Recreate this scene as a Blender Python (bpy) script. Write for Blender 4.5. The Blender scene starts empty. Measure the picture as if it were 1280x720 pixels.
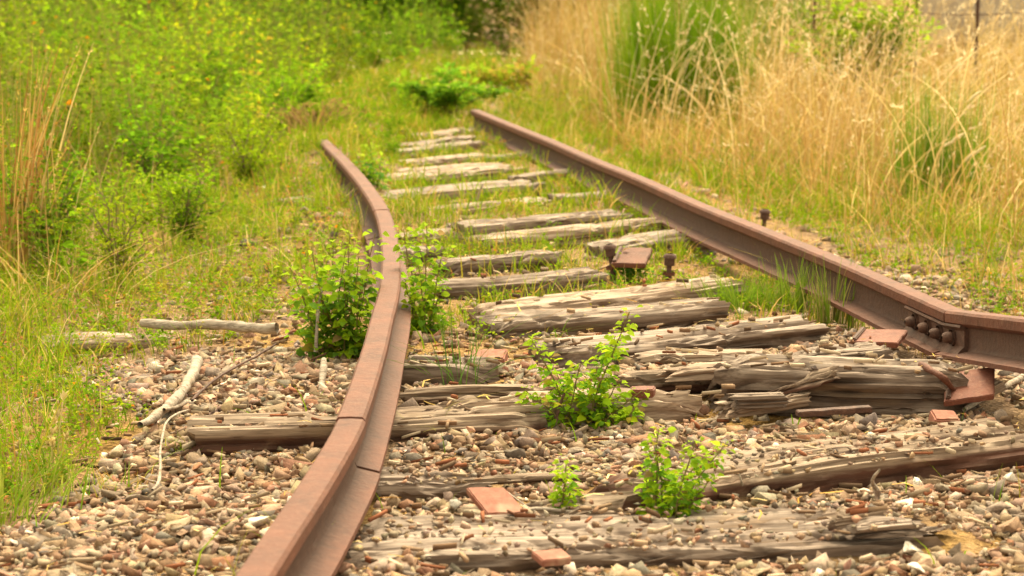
import bpy, math
import numpy as np
R = np.random.default_rng(7)
sc = bpy.context.scene
COL = sc.collection

# ------------------------------------------------------------------ camera model
F, HC, HOR = 2600.0, 1.15, -50.0
A = math.atan((360 - HOR) / F)
CA, SA = math.cos(A), math.sin(A)
def G(px, py, z=0.0):
    """point of the horizontal plane z seen at photo pixel px,py (1280x720)"""
    u, v = (px - 640) / F, (360 - py) / F
    dy, dz = CA + v * SA, -SA + v * CA
    t = (z - HC) / dz
    return np.array([u * t, dy * t, z])
def PX(x, y, z=0.0):
    zz = z - HC
    f = y * CA - zz * SA
    u = y * SA + zz * CA
    return 640 + F * x / f, 360 - F * u / f

# ------------------------------------------------------------------ noise
_T = R.random((64, 64, 64)).astype(np.float32)
def vn(x, y, z=0.0):
    x, y, z = np.broadcast_arrays(np.asarray(x, float), np.asarray(y, float), np.asarray(z, float))
    xi, yi, zi = np.floor(x).astype(int), np.floor(y).astype(int), np.floor(z).astype(int)
    fx, fy, fz = x - xi, y - yi, z - zi
    fx, fy, fz = fx*fx*(3-2*fx), fy*fy*(3-2*fy), fz*fz*(3-2*fz)
    def T(a, b, c): return _T[(xi+a) & 63, (yi+b) & 63, (zi+c) & 63]
    c0 = (T(0,0,0)*(1-fx)+T(1,0,0)*fx)*(1-fy)+(T(0,1,0)*(1-fx)+T(1,1,0)*fx)*fy
    c1 = (T(0,0,1)*(1-fx)+T(1,0,1)*fx)*(1-fy)+(T(0,1,1)*(1-fx)+T(1,1,1)*fx)*fy
    return (c0*(1-fz)+c1*fz) * 2 - 1
def fbm(x, y, z=0.0, o=4):
    s, a = 0, 1.0
    for i in range(o):
        s = s + a * vn(np.asarray(x)*2**i + 17*i, np.asarray(y)*2**i + 5*i, np.asarray(z)*2**i); a *= .5
    return s
def sm(a, b, x):
    t = np.clip((x - a) / (b - a), 0, 1); return t*t*(3-2*t)

# ------------------------------------------------------------------ rails: centre lines of the head in the world
ZT = 0.205
RH = 0.128
LPX = [(244,820),(280,768),(313,720),(354,658),(376,627),(412,570),(438,522),(466,440),(476,400),(488,350),(487,300),(477,262),(458,232),(438,208),(420,190),(404,175)]
LP = np.array([G(x, y, ZT) for x, y in LPX])
RPX = [(594,137),(618,147),(650,160),(690,176),(745,200),(800,222),(877,256),(960,289),(1047,324),(1127,359),(1193,388)]
RP = np.array([G(x, y, ZT) for x, y in RPX])
def XL(y):
    o = np.argsort(LP[:,1]); return np.interp(y, LP[o,1], LP[o,0])
def XR(y):
    q = np.vstack([RP, [1.30, 5.0, 0], [1.5, 3.0, 0]]); o = np.argsort(q[:,1]); return np.interp(y, q[o,1], q[o,0])

def H(x, y):
    x, y = np.asarray(x, float), np.asarray(y, float)
    h = .022*fbm(x*1.3, y*1.3, 3.1, 3) + .007*fbm(x*7, y*7, 1.2, 2)
    l = XL(y) - x
    h = h + .07*sm(7.2, 8.6, y)*np.exp(-((l-.12)/.32)**2) + .05*sm(4.1, 3.5, y)*np.exp(-((l+.15)/.12)**2)
    h = h + 3.5*sm(31, 44, y) + .05*sm(9.6, 10.8, y)*np.exp(-((l)/.4)**2)
    h = h - .05*sm(.35, 1.0, l) + .55*sm(1.6, 5.0, l)*sm(6, 12, y)
    r = x - XR(y)
    inn = sm(-.05, .12, x-XL(y))*sm(-.05, .12, -r)
    h = h + inn*(.034*sm(4.6, 6.0, y)+.010*sm(7.5, 10, y)) + .045*sm(8, 11, y)*(np.exp(-(r/.25)**2)+np.exp(-(l/.25)**2))
    h = h - .04*sm(.2, .8, r) + .25*sm(2.0, 6.0, r)*sm(7, 14, y)
    return h

# ------------------------------------------------------------------ mesh helpers
def mesh(name, V, Fc, mat, col=None, smooth=False, parent=None, uv=None):
    V = np.ascontiguousarray(V, dtype=np.float32); Fc = np.ascontiguousarray(Fc, dtype=np.int32)
    me = bpy.data.meshes.new(name)
    k = Fc.shape[1]
    me.vertices.add(len(V)); me.vertices.foreach_set('co', V.ravel())
    me.loops.add(Fc.size); me.loops.foreach_set('vertex_index', Fc.ravel())
    me.polygons.add(len(Fc))
    me.polygons.foreach_set('loop_start', np.arange(0, Fc.size, k, dtype=np.int32))
    me.polygons.foreach_set('loop_total', np.full(len(Fc), k, dtype=np.int32))
    if smooth: me.polygons.foreach_set('use_smooth', np.ones(len(Fc), dtype=bool))
    me.update(calc_edges=True)
    if col is not None:
        c = np.ones((len(V), 4), np.float32); c[:, :3] = np.clip(col, 0, 1)
        at = me.color_attributes.new('Col', 'FLOAT_COLOR', 'POINT'); at.data.foreach_set('color', c.ravel())
    me.materials.append(mat)
    o = bpy.data.objects.new(name, me); COL.objects.link(o)
    if parent is not None: o.parent = parent
    return o
def tag(o, label=None, cat=None, group=None, kind=None):
    if label: o['label'] = label
    if cat: o['category'] = cat
    if group: o['group'] = group
    if kind: o['kind'] = kind
    return o
def empty(name, loc, label, cat, group=None):
    o = bpy.data.objects.new(name, None); COL.objects.link(o); o.location = loc; o.empty_display_size = .05
    return tag(o, label, cat, group)
class Acc:
    """collects pieces of ONE mesh"""
    def __init__(s): s.V, s.F, s.C, s.n = [], [], [], 0
    def add(s, V, Fc, C):
        s.V.append(V); s.F.append(np.asarray(Fc) + s.n); s.C.append(np.broadcast_to(C, V.shape)); s.n += len(V)
    def build(s, name, mat, smooth=False, parent=None, origin=None):
        V = np.concatenate(s.V)
        if origin is not None: V = V - np.asarray(origin)
        o = mesh(name, V, np.concatenate(s.F), mat, np.concatenate(s.C), smooth, parent)
        return o

# ------------------------------------------------------------------ materials
def newmat(name):
    m = bpy.data.materials.new(name); m.use_nodes = True
    nt = m.node_tree; nt.nodes.clear()
    out = nt.nodes.new('ShaderNodeOutputMaterial')
    return m, nt, out
def N(nt, t, **kw):
    n = nt.nodes.new(t)
    for k, v in kw.items():
        if k in n.inputs.keys(): n.inputs[k].default_value = v
        else: setattr(n, k, v)
    return n
def mixc(nt, fac, a, b, mode='MIX'):
    n = nt.nodes.new('ShaderNodeMix'); n.data_type = 'RGBA'; n.blend_type = mode
    for s, v in ((n.inputs[0], fac), (n.inputs[6], a), (n.inputs[7], b)):
        if isinstance(v, bpy.types.NodeSocket): nt.links.new(v, s)
        elif isinstance(v, (int, float)): s.default_value = v
        else: s.default_value = (*v, 1)
    return n.outputs[2]
def ramp(nt, src, stops, interp='LINEAR'):
    n = nt.nodes.new('ShaderNodeValToRGB'); n.color_ramp.interpolation = interp
    e = n.color_ramp.elements
    while len(e) < len(stops): e.new(.5)
    for i, (p, c) in enumerate(stops):
        e[i].position = p; e[i].color = (*c, 1) if hasattr(c, '__len__') else (c, c, c, 1)
    nt.links.new(src, n.inputs[0]); return n.outputs[0]
def noise(nt, vec, scale, detail=4, rough=.6, dist=0.0):
    n = N(nt, 'ShaderNodeTexNoise', Scale=scale, Detail=detail, Roughness=rough, Distortion=dist)
    if vec is not None: nt.links.new(vec, n.inputs['Vector'])
    return n.outputs[0]
def mapping(nt, sc3, src='Object'):
    tc = nt.nodes.new('ShaderNodeTexCoord'); mp = nt.nodes.new('ShaderNodeMapping')
    mp.inputs['Scale'].default_value = sc3
    nt.links.new(tc.outputs[src], mp.inputs[0]); return mp.outputs[0]
def bump(nt, h, strength, dist):
    n = N(nt, 'ShaderNodeBump', Strength=strength, Distance=dist); nt.links.new(h, n.inputs['Height']); return n.outputs[0]

def leaf_mat(name, trans=.35, rough=.8, spec=.02):
    m, nt, out = newmat(name)
    at = N(nt, 'ShaderNodeVertexColor'); at.layer_name = 'Col'
    p = N(nt, 'ShaderNodeBsdfPrincipled', Roughness=rough); p.inputs['Specular IOR Level'].default_value = spec
    t = nt.nodes.new('ShaderNodeBsdfTranslucent'); mx = N(nt, 'ShaderNodeMixShader'); mx.inputs[0].default_value = trans
    nt.links.new(at.outputs[0], p.inputs['Base Color']); nt.links.new(at.outputs[0], t.inputs[0])
    nt.links.new(p.outputs[0], mx.inputs[1]); nt.links.new(t.outputs[0], mx.inputs[2]); nt.links.new(mx.outputs[0], out.inputs[0])
    return m
def rock_mat(name):
    m, nt, out = newmat(name)
    at = N(nt, 'ShaderNodeVertexColor'); at.layer_name = 'Col'
    v = mapping(nt, (1,1,1))
    n1 = noise(nt, v, 90, 5, .65); n2 = noise(nt, v, 420, 3, .6)
    c = mixc(nt, .75, at.outputs[0], ramp(nt, n1, [(.3, (.55,.5,.46)), (.5, (.95,.95,.95)), (.72, (1.3,1.22,1.1))]), 'MULTIPLY')
    c = mixc(nt, .4, c, ramp(nt, n2, [(.35, (.6,.58,.55)), (.65, (1.2,1.2,1.2))]), 'MULTIPLY')
    p = N(nt, 'ShaderNodeBsdfPrincipled', Roughness=.9); p.inputs['Specular IOR Level'].default_value = .2
    nt.links.new(c, p.inputs['Base Color']); nt.links.new(bump(nt, n1, .7, .004), p.inputs['Normal']); nt.links.new(p.outputs[0], out.inputs[0])
    return m
def rust_mat(name, a=(.15,.050,.028), b=(.090,.033,.020), c=(.18,.074,.046), web_shade=False):
    m, nt, out = newmat(name)
    v = mapping(nt, (1,1,1))
    n1 = noise(nt, v, 9, 6, .65, .3); n2 = noise(nt, v, 60, 5, .7); n3 = noise(nt, v, 300, 3, .6)
    col = mixc(nt, ramp(nt, n1, [(.35, 0.), (.65, 1.)]), b, a)
    col = mixc(nt, ramp(nt, n2, [(.5, 0.), (.72, .8)]), col, c)
    n4 = noise(nt, v, 26, 6, .75, .6)
    col = mixc(nt, ramp(nt, n4, [(.52, 0.), (.70, .55)]), col, tuple(q*.5 for q in b))
    col = mixc(nt, ramp(nt, n4, [(.26, .6), (.36, 0.)]), col, (.22,.13,.085))
    col = mixc(nt, ramp(nt, n3, [(.56, 0.), (.68, .7)]), col, (.075,.035,.022))
    if web_shade:
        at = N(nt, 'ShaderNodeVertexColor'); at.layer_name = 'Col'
        col = mixc(nt, at.outputs[0], col, mixc(nt, ramp(nt, n2, [(.4, 0.), (.7, .6)]), (.055,.027,.019), (.10,.05,.034)))  # darker web colour: shade below the rail head painted in with dark rust
    p = N(nt, 'ShaderNodeBsdfPrincipled', Roughness=.72); p.inputs['Specular IOR Level'].default_value = .35
    nt.links.new(col, p.inputs['Base Color']); nt.links.new(bump(nt, n2, .9, .004), p.inputs['Normal']); nt.links.new(p.outputs[0], out.inputs[0])
    return m
def wood_mat(name, light=(.43,.345,.255), mid=(.28,.205,.14), dark=(.085,.05,.033), side=(.15,.085,.055), sidefac=.75):
    m, nt, out = newmat(name)
    v = mapping(nt, (1.6, 28, 28)); vl = mapping(nt, (2.2, 7, 7)); vf = mapping(nt, (6, 120, 120))
    n1 = noise(nt, v, 1.6, 6, .65, .25); n2 = noise(nt, vl, 2.0, 5, .6, .4); n3 = noise(nt, vf, 1.5, 3, .6)
    col = mixc(nt, ramp(nt, n1, [(.36, 0.), (.56, 1.)]), mid, light)
    col = mixc(nt, ramp(nt, n3, [(.38, .75), (.55, 0.)]), col, tuple(q*.6 for q in mid))
    col = mixc(nt, ramp(nt, n1, [(.33, 1.), (.42, 0.)]), col, dark)
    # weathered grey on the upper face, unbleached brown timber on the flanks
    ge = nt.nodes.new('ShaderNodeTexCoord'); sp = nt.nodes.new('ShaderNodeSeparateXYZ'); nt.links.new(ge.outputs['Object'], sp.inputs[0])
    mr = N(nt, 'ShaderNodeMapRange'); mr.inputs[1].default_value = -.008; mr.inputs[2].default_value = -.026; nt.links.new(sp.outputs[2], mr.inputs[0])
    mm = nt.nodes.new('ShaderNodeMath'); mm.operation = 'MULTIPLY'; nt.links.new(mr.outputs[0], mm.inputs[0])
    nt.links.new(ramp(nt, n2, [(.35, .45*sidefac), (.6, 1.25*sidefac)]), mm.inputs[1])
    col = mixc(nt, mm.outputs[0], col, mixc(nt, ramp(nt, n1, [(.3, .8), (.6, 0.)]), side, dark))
    col = mixc(nt, ramp(nt, n2, [(.55, 0.), (.72, .55)]), col, (.30,.20,.125))
    p = N(nt, 'ShaderNodeBsdfPrincipled', Roughness=.9); p.inputs['Specular IOR Level'].default_value = .2
    nt.links.new(col, p.inputs['Base Color']); nt.links.new(bump(nt, n1, .8, .006), p.inputs['Normal']); nt.links.new(p.outputs[0], out.inputs[0])
    return m
M_LEAF = leaf_mat('leaf_material', .5)
M_GRASS = leaf_mat('grass_material', .35, .8, .02)
M_DRY = leaf_mat('straw_material', .22, .8, .03)
M_ROCK = rock_mat('stone_material')
M_RUST = rust_mat('rust_material')
M_RAIL = rust_mat('rail_material', web_shade=True)
M_RUSTR = rust_mat('red_rust_material', (.20,.064,.038), (.135,.043,.028), (.25,.11,.07))
M_RUSTD = rust_mat('dark_rust_material', (.10,.045,.03), (.06,.028,.02), (.17,.085,.058))
M_WOOD = wood_mat('sleeper_material', (.38,.30,.25), (.21,.155,.125), (.05,.032,.024), (.10,.062,.045))
M_WOODB = wood_mat('brown_sleeper_material', (.33,.25,.19), (.19,.13,.095), (.045,.024,.018), (.095,.042,.028), 1.25)
M_WOODL = wood_mat('bare_wood_material', (.45,.35,.275), (.29,.205,.155), (.08,.05,.035), (.2,.12,.08), .6)
M_BARK = wood_mat('dead_branch_material', (.42,.35,.29), (.3,.24,.19), (.12,.08,.06), (.28,.2,.15), .2)

# ground: soil, fines and dry moss
m, nt, out = newmat('soil_material')
v = mapping(nt, (1,1,1))
n0 = noise(nt, v, 1.1, 5, .6); n1 = noise(nt, v, 14, 6, .7); n2 = noise(nt, v, 130, 4, .65)
vo = N(nt, 'ShaderNodeTexVoronoi', Scale=95.); nt.links.new(v, vo.inputs['Vector'])
c = mixc(nt, ramp(nt, n1, [(.35, 0.), (.65, 1.)]), (.17,.105,.062), (.27,.18,.115))
c = mixc(nt, ramp(nt, n0, [(.42, 0.), (.60, .75)]), c, (.26,.15,.035))
c = mixc(nt, .5, c, ramp(nt, n2, [(.3, (.45,.42,.4)), (.7, (1.35,1.3,1.25))]), 'MULTIPLY')
bwn = nt.nodes.new('ShaderNodeRGBToBW'); nt.links.new(vo.outputs['Color'], bwn.inputs[0]); c = mixc(nt, .6, c, bwn.outputs[0], 'SOFT_LIGHT')
p = N(nt, 'ShaderNodeBsdfPrincipled', Roughness=.95); p.inputs['Specular IOR Level'].default_value = .15
nt.links.new(c, p.inputs['Base Color']); nt.links.new(bump(nt, vo.outputs[0], .8, .01), p.inputs['Normal']); nt.links.new(p.outputs[0], out.inputs[0])
M_SOIL = m

# ------------------------------------------------------------------ ground sheet
def axis(lo, hi, core0, core1, step, grow=1.16):
    a = list(np.arange(core0, core1, step)); s = step
    while a[-1] < hi: s *= grow; a.append(a[-1] + s)
    s = step
    while a[0] > lo: s *= grow; a.insert(0, a[0] - s)
    return np.array(a)
gx = axis(-400, 400, -2.6, 2.6, .035); gy = axis(-60, 900, 2.6, 12, .035)
X, Y = np.meshgrid(gx, gy); nx, ny = len(gx), len(gy)
V = np.stack([X.ravel(), Y.ravel(), H(X.ravel(), Y.ravel()) + .001 + .004*fbm(X.ravel()*16, Y.ravel()*16, 8, 2)], 1)
i = np.arange(nx*ny).reshape(ny, nx)
tag(mesh('ground', V, np.stack([i[:-1,:-1].ravel(), i[:-1,1:].ravel(), i[1:,1:].ravel(), i[1:,:-1].ravel()], 1), M_SOIL, smooth=True), kind='structure')

# ------------------------------------------------------------------ swept rail
hw, fw = .031, .060
prof = np.array([(-hw+.006,0),(-hw,-.007),(-hw+.001,-.030),(-hw+.008,-.036),(-.010,-.042),(-.0075,-.052),(-.0075,-.094),(-.012,-.104),(-fw,-.116),(-fw,-.128),
                 (fw,-.128),(fw,-.116),(.012,-.104),(.0075,-.094),(.0075,-.052),(.010,-.042),(hw-.008,-.036),(hw-.001,-.030),(hw,-.007),(hw-.006,0),(0,.0015)])
def catmull(P, step=.03):
    P = np.asarray(P, float); Q = np.vstack([2*P[0]-P[1], P, 2*P[-1]-P[-2]]); out = []
    for k in range(1, len(Q)-2):
        n = max(2, int(np.linalg.norm(Q[k+1]-Q[k])/step))
        t = np.linspace(0, 1, n, endpoint=False)[:, None]
        a, b, c, d = Q[k-1], Q[k], Q[k+1], Q[k+2]
        out.append(.5*((2*b)+(-a+c)*t+(2*a-5*b+4*c-d)*t*t+(-a+3*b-3*c+d)*t**3))
    out.append(P[-1:]); return np.vstack(out)
def sweep(path, prof, name, mat, parent=None, cant=0.0, origin=None, T=None):
    if T is None: T = np.gradient(path, axis=0)
    T /= np.linalg.norm(T, axis=1)[:, None]
    S = np.cross(T, [0,0,1.]); S /= np.linalg.norm(S, axis=1)[:, None]; U = np.cross(S, T)
    if np.isscalar(cant): cant = np.full(len(path), cant)
    c, s = np.cos(cant)[:, None], np.sin(cant)[:, None]
    S, U = S*c + U*s, U*c - S*s
    n, k = len(path), len(prof)
    V = path[:, None] + S[:, None]*prof[None, :, 0:1] + U[:, None]*prof[None, :, 1:2]
    V = V.reshape(-1, 3)
    V += (.0007*vn(V[:,0]*60, V[:,1]*60, V[:,2]*60))[:, None]
    i = np.arange(n*k).reshape(n, k); j = np.roll(i, -1, 1)
    Fq = np.stack([i[:-1].ravel(), j[:-1].ravel(), j[1:].ravel(), i[1:].ravel()], 1)
    if origin is None: origin = path[len(path)//2] * [1,1,0]
    o = mesh(name, np.vstack([V, path[:1]-[0,0,.06], path[-1:]-[0,0,.06]]) - origin, Fq, mat, smooth=False)
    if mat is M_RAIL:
        wz = prof[:,1]; g_ = ((wz < -.037) & (wz > -.105)).astype(float)*.8  # mask of the web, where the painted shade goes
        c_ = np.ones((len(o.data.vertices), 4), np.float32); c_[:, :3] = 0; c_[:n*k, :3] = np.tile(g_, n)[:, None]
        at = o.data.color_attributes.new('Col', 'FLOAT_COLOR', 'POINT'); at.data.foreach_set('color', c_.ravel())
    # end caps as a bmesh step
    import bmesh
    bm = bmesh.new(); bm.from_mesh(o.data); bm.verts.ensure_lookup_table()
    try:
        bm.faces.new([bm.verts[q] for q in range(k)]); bm.faces.new([bm.verts[(n-1)*k+q] for q in range(k)][::-1])
    except Exception: pass
    for vv in [x for x in bm.verts if not x.link_faces]: bm.verts.remove(vv)
    bmesh.ops.recalc_face_normals(bm, faces=bm.faces)
    for f_ in bm.faces: f_.smooth = len(f_.verts) < 5
    for e in bm.edges:
        if e.is_manifold and e.calc_face_angle(0) > .45: e.smooth = False
    bm.to_mesh(o.data); bm.free()
    o.location = origin
    if parent is not None: o.parent = parent
    return o
fullL = catmull(LP, .02)
for _ in range(40): fullL[1:-1] = (fullL[:-2]+2*fullL[1:-1]+fullL[2:])/4
TL = np.gradient(fullL, axis=0); ys = fullL[:,1]
yA, yB = G(439,522,ZT)[1], G(478,262,ZT)[1]
segs = [(ys <= yA-.002, 'rusty rail with a wide flat head in the near gravel'),
        ((ys >= yA+.002) & (ys <= yB-.01), 'rusty rail bending between two leafy green seedling clumps'),
        (ys >= yB-.004, 'rusty rail end vanishing into green weeds')]
for n_, (kk_, lab) in enumerate(segs):
    q = fullL[kk_] + (np.array([.003, 0, 0]) if n_ == 0 else 0) 
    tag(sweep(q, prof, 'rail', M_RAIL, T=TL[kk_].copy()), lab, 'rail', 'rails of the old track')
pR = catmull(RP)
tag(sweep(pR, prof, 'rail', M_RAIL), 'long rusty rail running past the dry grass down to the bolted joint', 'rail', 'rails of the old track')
J = RP[-1].copy()
dirR = (RP[-1]-RP[-2]); dirR /= np.linalg.norm(dirR)
E = np.array([1.273, 5.13, .266])
dN = (E - J)/np.linalg.norm(E - J)
pN = np.array([J + dN*t + dirR*.0 for t in np.linspace(.006, 1.9, 50)])
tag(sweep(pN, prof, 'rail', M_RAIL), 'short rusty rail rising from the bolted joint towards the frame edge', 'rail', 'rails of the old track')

# ------------------------------------------------------------------ fishplate and bolts on the near flank
def tubes(acc, path, rad, sides=8, col=(.3,.25,.2)):
    path = np.asarray(path, float); n = len(path); rad = np.broadcast_to(rad, (n,))
    T = np.gradient(path, axis=0); T /= np.linalg.norm(T, axis=1)[:, None] + 1e-9
    up = np.array([0,0,1.]) if abs(T[0,2]) < .8 else np.array([1.,0,0])
    S = np.cross(T, up); S /= np.linalg.norm(S, axis=1)[:, None]+1e-9; U = np.cross(S, T)
    a = np.linspace(0, 2*np.pi, sides, endpoint=False)
    V = path[:, None] + rad[:, None, None]*(S[:, None]*np.cos(a)[None, :, None] + U[:, None]*np.sin(a)[None, :, None])
    i = np.arange(n*sides).reshape(n, sides); j = np.roll(i, -1, 1)
    Fq = np.stack([i[:-1].ravel(), j[:-1].ravel(), j[1:].ravel(), i[1:].ravel()], 1)
    Vc = np.vstack([V.reshape(-1,3), path[:1], path[-1:]])
    c0 = np.stack([np.full(sides, n*sides), j[0], i[0], i[0]], 1); c1 = np.stack([np.full(sides, n*sides+1), i[-1], j[-1], j[-1]], 1)
    Fq = np.vstack([Fq, c0, c1])
    acc.add(Vc, Fq, col)
def fix(o):
    o.data.validate(); return o
sideR = np.cross(dirR, [0,0,1.]); sideR /= np.linalg.norm(sideR)
if sideR[0] > 0: sideR = -sideR
def railpt(s, up, outv):      # s metres past the joint (negative = along the old rail)
    b = J + (dirR if s < 0 else dN)*s
    return b + np.array([0,0,1.])*up + sideR*outv
fp = empty('fishplate', (J[0], J[1], .1), 'rusty fishplate with round nuts bolting the two rails together at the kink', 'fishplate')
pl = np.array([(.030,-.034),(.033,-.040),(.020,-.050),(.020,-.092),(.034,-.104),(.040,-.112),(.028,-.112),(.008,-.098),(.008,-.048),(.020,-.036)])
ss = np.concatenate([np.linspace(-.30, -.01, 8), np.linspace(.01, .13, 5)])
pathF = np.array([J + (dirR if s < 0 else dN)*s for s in ss])
sg = 1 if np.dot(np.cross(dirR, [0,0,1.]), sideR) > 0 else -1
prf = pl.copy(); prf[:,0] *= sg
o = sweep(pathF, prf, 'joint_bar', M_RUSTD, origin=np.array([J[0], J[1], .1])); o.parent = fp; o.location = (0,0,0)
for s in (-.235, -.135, -.045, .055):
    a = Acc(); c0 = railpt(s, -.071, .016) - np.array([J[0], J[1], .1])
    tubes(a, [c0, c0+sideR*.012], .024, 6)
    tubes(a, [c0+sideR*.012, c0+sideR*.026, c0+sideR*.034, c0+sideR*.037], [.0155,.015,.011,.005], 10)
    fix(a.build('bolt', M_RUSTD, parent=fp))

# ------------------------------------------------------------------ sleepers / timber
TIES = []     # footprints
def timber(p1, p2, top, w, th, mat, name, label, cat, group=None, rag=(.03,.03), seed=0, grain=.006, z2=None, top_curve=.0, crack=3, nl=None, reg=True):
    """timber whose front upper edge runs between photo pixels p1 and p2 at height top"""
    a, b = G(*p1, top), G(*p2, top if z2 is None else z2)
    L = np.linalg.norm(b-a); ux = (b-a)/L
    uy = np.cross([0,0,1.], ux); uy /= np.linalg.norm(uy)
    if uy[1] < 0: uy = -uy
    uz = np.cross(ux, uy)
    if uz[2] < 0: uz = -uz
    r = np.random.default_rng(1000+seed)
    npm = 64; n = nl or int(np.clip(L/.009, 40, 190))
    # rounded rectangle, local y: 0(front) .. w(back), z: 0 (top) .. -th
    q = np.linspace(0, 1, npm, endpoint=False); per = 2*(w+th); d = q*per
    def corner(d):
        y = np.where(d < w, d, np.where(d < w+th, w, np.where(d < 2*w+th, w-(d-w-th), 0)))
        z = np.where(d < w, 0, np.where(d < w+th, -(d-w), np.where(d < 2*w+th, -th, -th+(d-2*w-th))))
        return y, z
    y0, z0 = corner(d)
    cy, cz = w/2, -th/2
    # round the corners
    rr = .10*min(w, th)
    y1 = np.clip(y0, rr, w-rr); z1 = np.clip(z0, -th+rr, -rr)
    dv = np.stack([y0-y1, z0-z1], 1); ln = np.linalg.norm(dv, axis=1)[:, None]+1e-9
    Y1, Z1 = y1+dv[:,0]/ln[:,0]*rr, z1+dv[:,1]/ln[:,0]*rr
    nyv, nzv = (Y1-cy), (Z1-cz); nl_ = np.hypot(nyv/w, nzv/th); nyv, nzv = nyv/w/nl_, nzv/th/nl_
    nn = np.hypot(nyv, nzv); nyv, nzv = nyv/nn, nzv/nn
    t = np.linspace(0, 1, n)
    so = seed*3.7
    # ragged ends: every strand of grain stops at its own length
    e0 = rag[0]*(.5+.5*vn(Y1*60+so, Z1*60, 1.3)) + rag[0]*.5*r.random(npm)
    e1 = rag[1]*(.5+.5*vn(Y1*60+so+9, Z1*60, 4.3)) + rag[1]*.5*r.random(npm)
    xs = e0[None]+(L-e0-e1)[None]*t[:, None]
    Yb, Zb = np.broadcast_to(Y1, xs.shape), np.broadcast_to(Z1, xs.shape)
    g = fbm(xs*2.6+so, Yb*110, Zb*110+seed, 3)
    g2 = fbm(xs*1.2+so, Yb*22, Zb*22+seed*2, 2)
    disp = grain*(g*.75 + g2*1.1) - grain*.5 - grain*2.6*np.clip(.25-np.abs(fbm(xs*1.6+so, Yb*45, Zb*45+3, 2)), 0, 1)/.25
    # long cracks
    for c in range(crack):
        pos = r.uniform(0, w*.95); wander = .012*fbm(t*5+c*7+so, so, 0, 2)*1.6
        if r.random() < .3: pos = w*2+th + th*r.uniform(.3,.8)
        dd = np.abs(((d[None]-pos-wander[:, None]+per/2) % per)-per/2)
        wd = .0035+.003*r.random(); act = sm(-.2, .2, fbm(t*4+c*11+so, 3.3, 0, 2)+.15)[:, None]
        disp = disp - act*np.where((pos > w), .35, 1.0)*(.022+.01*r.random())*np.exp(-(dd/wd)**2)
    # chips out of the edges and end rot
    ch = np.clip(fbm(xs*9+so, Yb*14, Zb*14, 3)-.55, 0, 1)*.035
    disp = disp - ch
    Yv, Zv = Yb+nyv*disp, Zb+nzv*disp
    # ends narrow and rot down
    for e, rg in ((xs, rag[0]), (L-xs, rag[1])):
        if rg > .04:
            k = 1-sm(0, rg*2.2, e)
            Zv = Zv - k*(Zv+th)*.55*np.clip(.6+fbm(Yb*40+so, Zb*30, 2, 2), 0, 1.2)
            Yv = Yv + k*(cy-Yv)*.25
    Zv = Zv + .012*fbm(xs*1.5+so, 0, seed, 2) + top_curve*np.sin(np.pi*t)[:, None]
    Yv = Yv + .012*fbm(xs*1.3+so, 9, seed, 2)
    V = np.stack([xs, Yv, Zv], 2).reshape(-1, 3)
    i = np.arange(n*npm).reshape(n, npm); j = np.roll(i, -1, 1)
    Fq = np.stack([i[:-1].ravel(), j[:-1].ravel(), j[1:].ravel(), i[1:].ravel()], 1)
    V = np.vstack([V, [[e0.mean()+rag[0]*.3, cy, cz]], [[L-e1.mean()-rag[1]*.3, cy, cz]]])
    kk = n*npm
    caps = np.vstack([np.stack([np.full(npm, kk), j[0], i[0], i[0]], 1), np.stack([np.full(npm, kk+1), i[-1], j[-1], j[-1]], 1)])
    o = mesh(name, V, np.vstack([Fq]), mat, smooth=False)
    import bmesh
    bm = bmesh.new(); bm.from_mesh(o.data); bm.verts.ensure_lookup_table()
    for q_ in caps: bm.faces.new([bm.verts[q_[0]], bm.verts[q_[1]], bm.verts[q_[2]]])
    bmesh.ops.recalc_face_normals(bm, faces=bm.faces)
    for f_ in bm.faces: f_.smooth = True
    for e in bm.edges:
        if e.is_manifold and e.calc_face_angle(0) > .6: e.smooth = False
    bm.to_mesh(o.data); bm.free()
    from mathutils import Matrix
    Mx = Matrix([[ux[0],uy[0],uz[0],a[0]],[ux[1],uy[1],uz[1],a[1]],[ux[2],uy[2],uz[2],a[2]],[0,0,0,1]])
    o.matrix_world = Mx
    if reg: TIES.append((a[:2], ux[:2]/np.linalg.norm(ux[:2]), L, w, top))
    return tag(o, label, cat, group)
GS = 'old wooden sleepers of the track'
S = 'sleeper'
timber((425,706),(1262,662), .058,.30,.12, M_WOOD, S, 'nearest sleeper, half buried in gravel, its end splintered over a dark hollow', S, GS, (.05,.14), 1, .008, crack=5)
timber((462,604),(655,602), .062,.20,.08, M_WOOD, S, 'short pale grey slab of sleeper flush with the gravel beside the near rail', S, GS, (.02,.1), 2, .007)
timber((755,620),(1330,545), .072,.235,.15, M_WOODB, S, 'long reddish brown sleeper with an exposed dark front behind the tallest gravel seedling', S, GS, (.09,.03), 3, .006, crack=4)
timber((224,542),(702,525), .046,.20,.14, M_WOODB, S, 'dark brown sleeper passing under the near rail with both ends showing', S, GS, (.04,.05), 4, .006)
timber((545,513),(908,496), .065,.15,.12, M_WOODL, S, 'narrow pale sleeper split lengthwise in front of the collapsed grey sleeper', S, GS, (.05,.09), 5, .007)
timber((868,458),(1226,466), .125,.20,.15, M_WOOD, S, 'thick collapsed grey sleeper with a rotted hollow end beneath the bolted joint', S, GS, (.07,.05), 6, .010, crack=6)
timber((490,456),(640,460), .085,.15,.12, M_WOOD, S, 'grey sleeper stub on the inner side of the near rail behind the rush tuft', S, GS, (.02,.08), 7, .006)
timber((690,440),(1048,403), .085,.20,.13, M_WOOD, S, 'grey sleeper directly behind the splintered planks, its right end in rail side grass', S, GS, (.05,.03), 8, .007)
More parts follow.
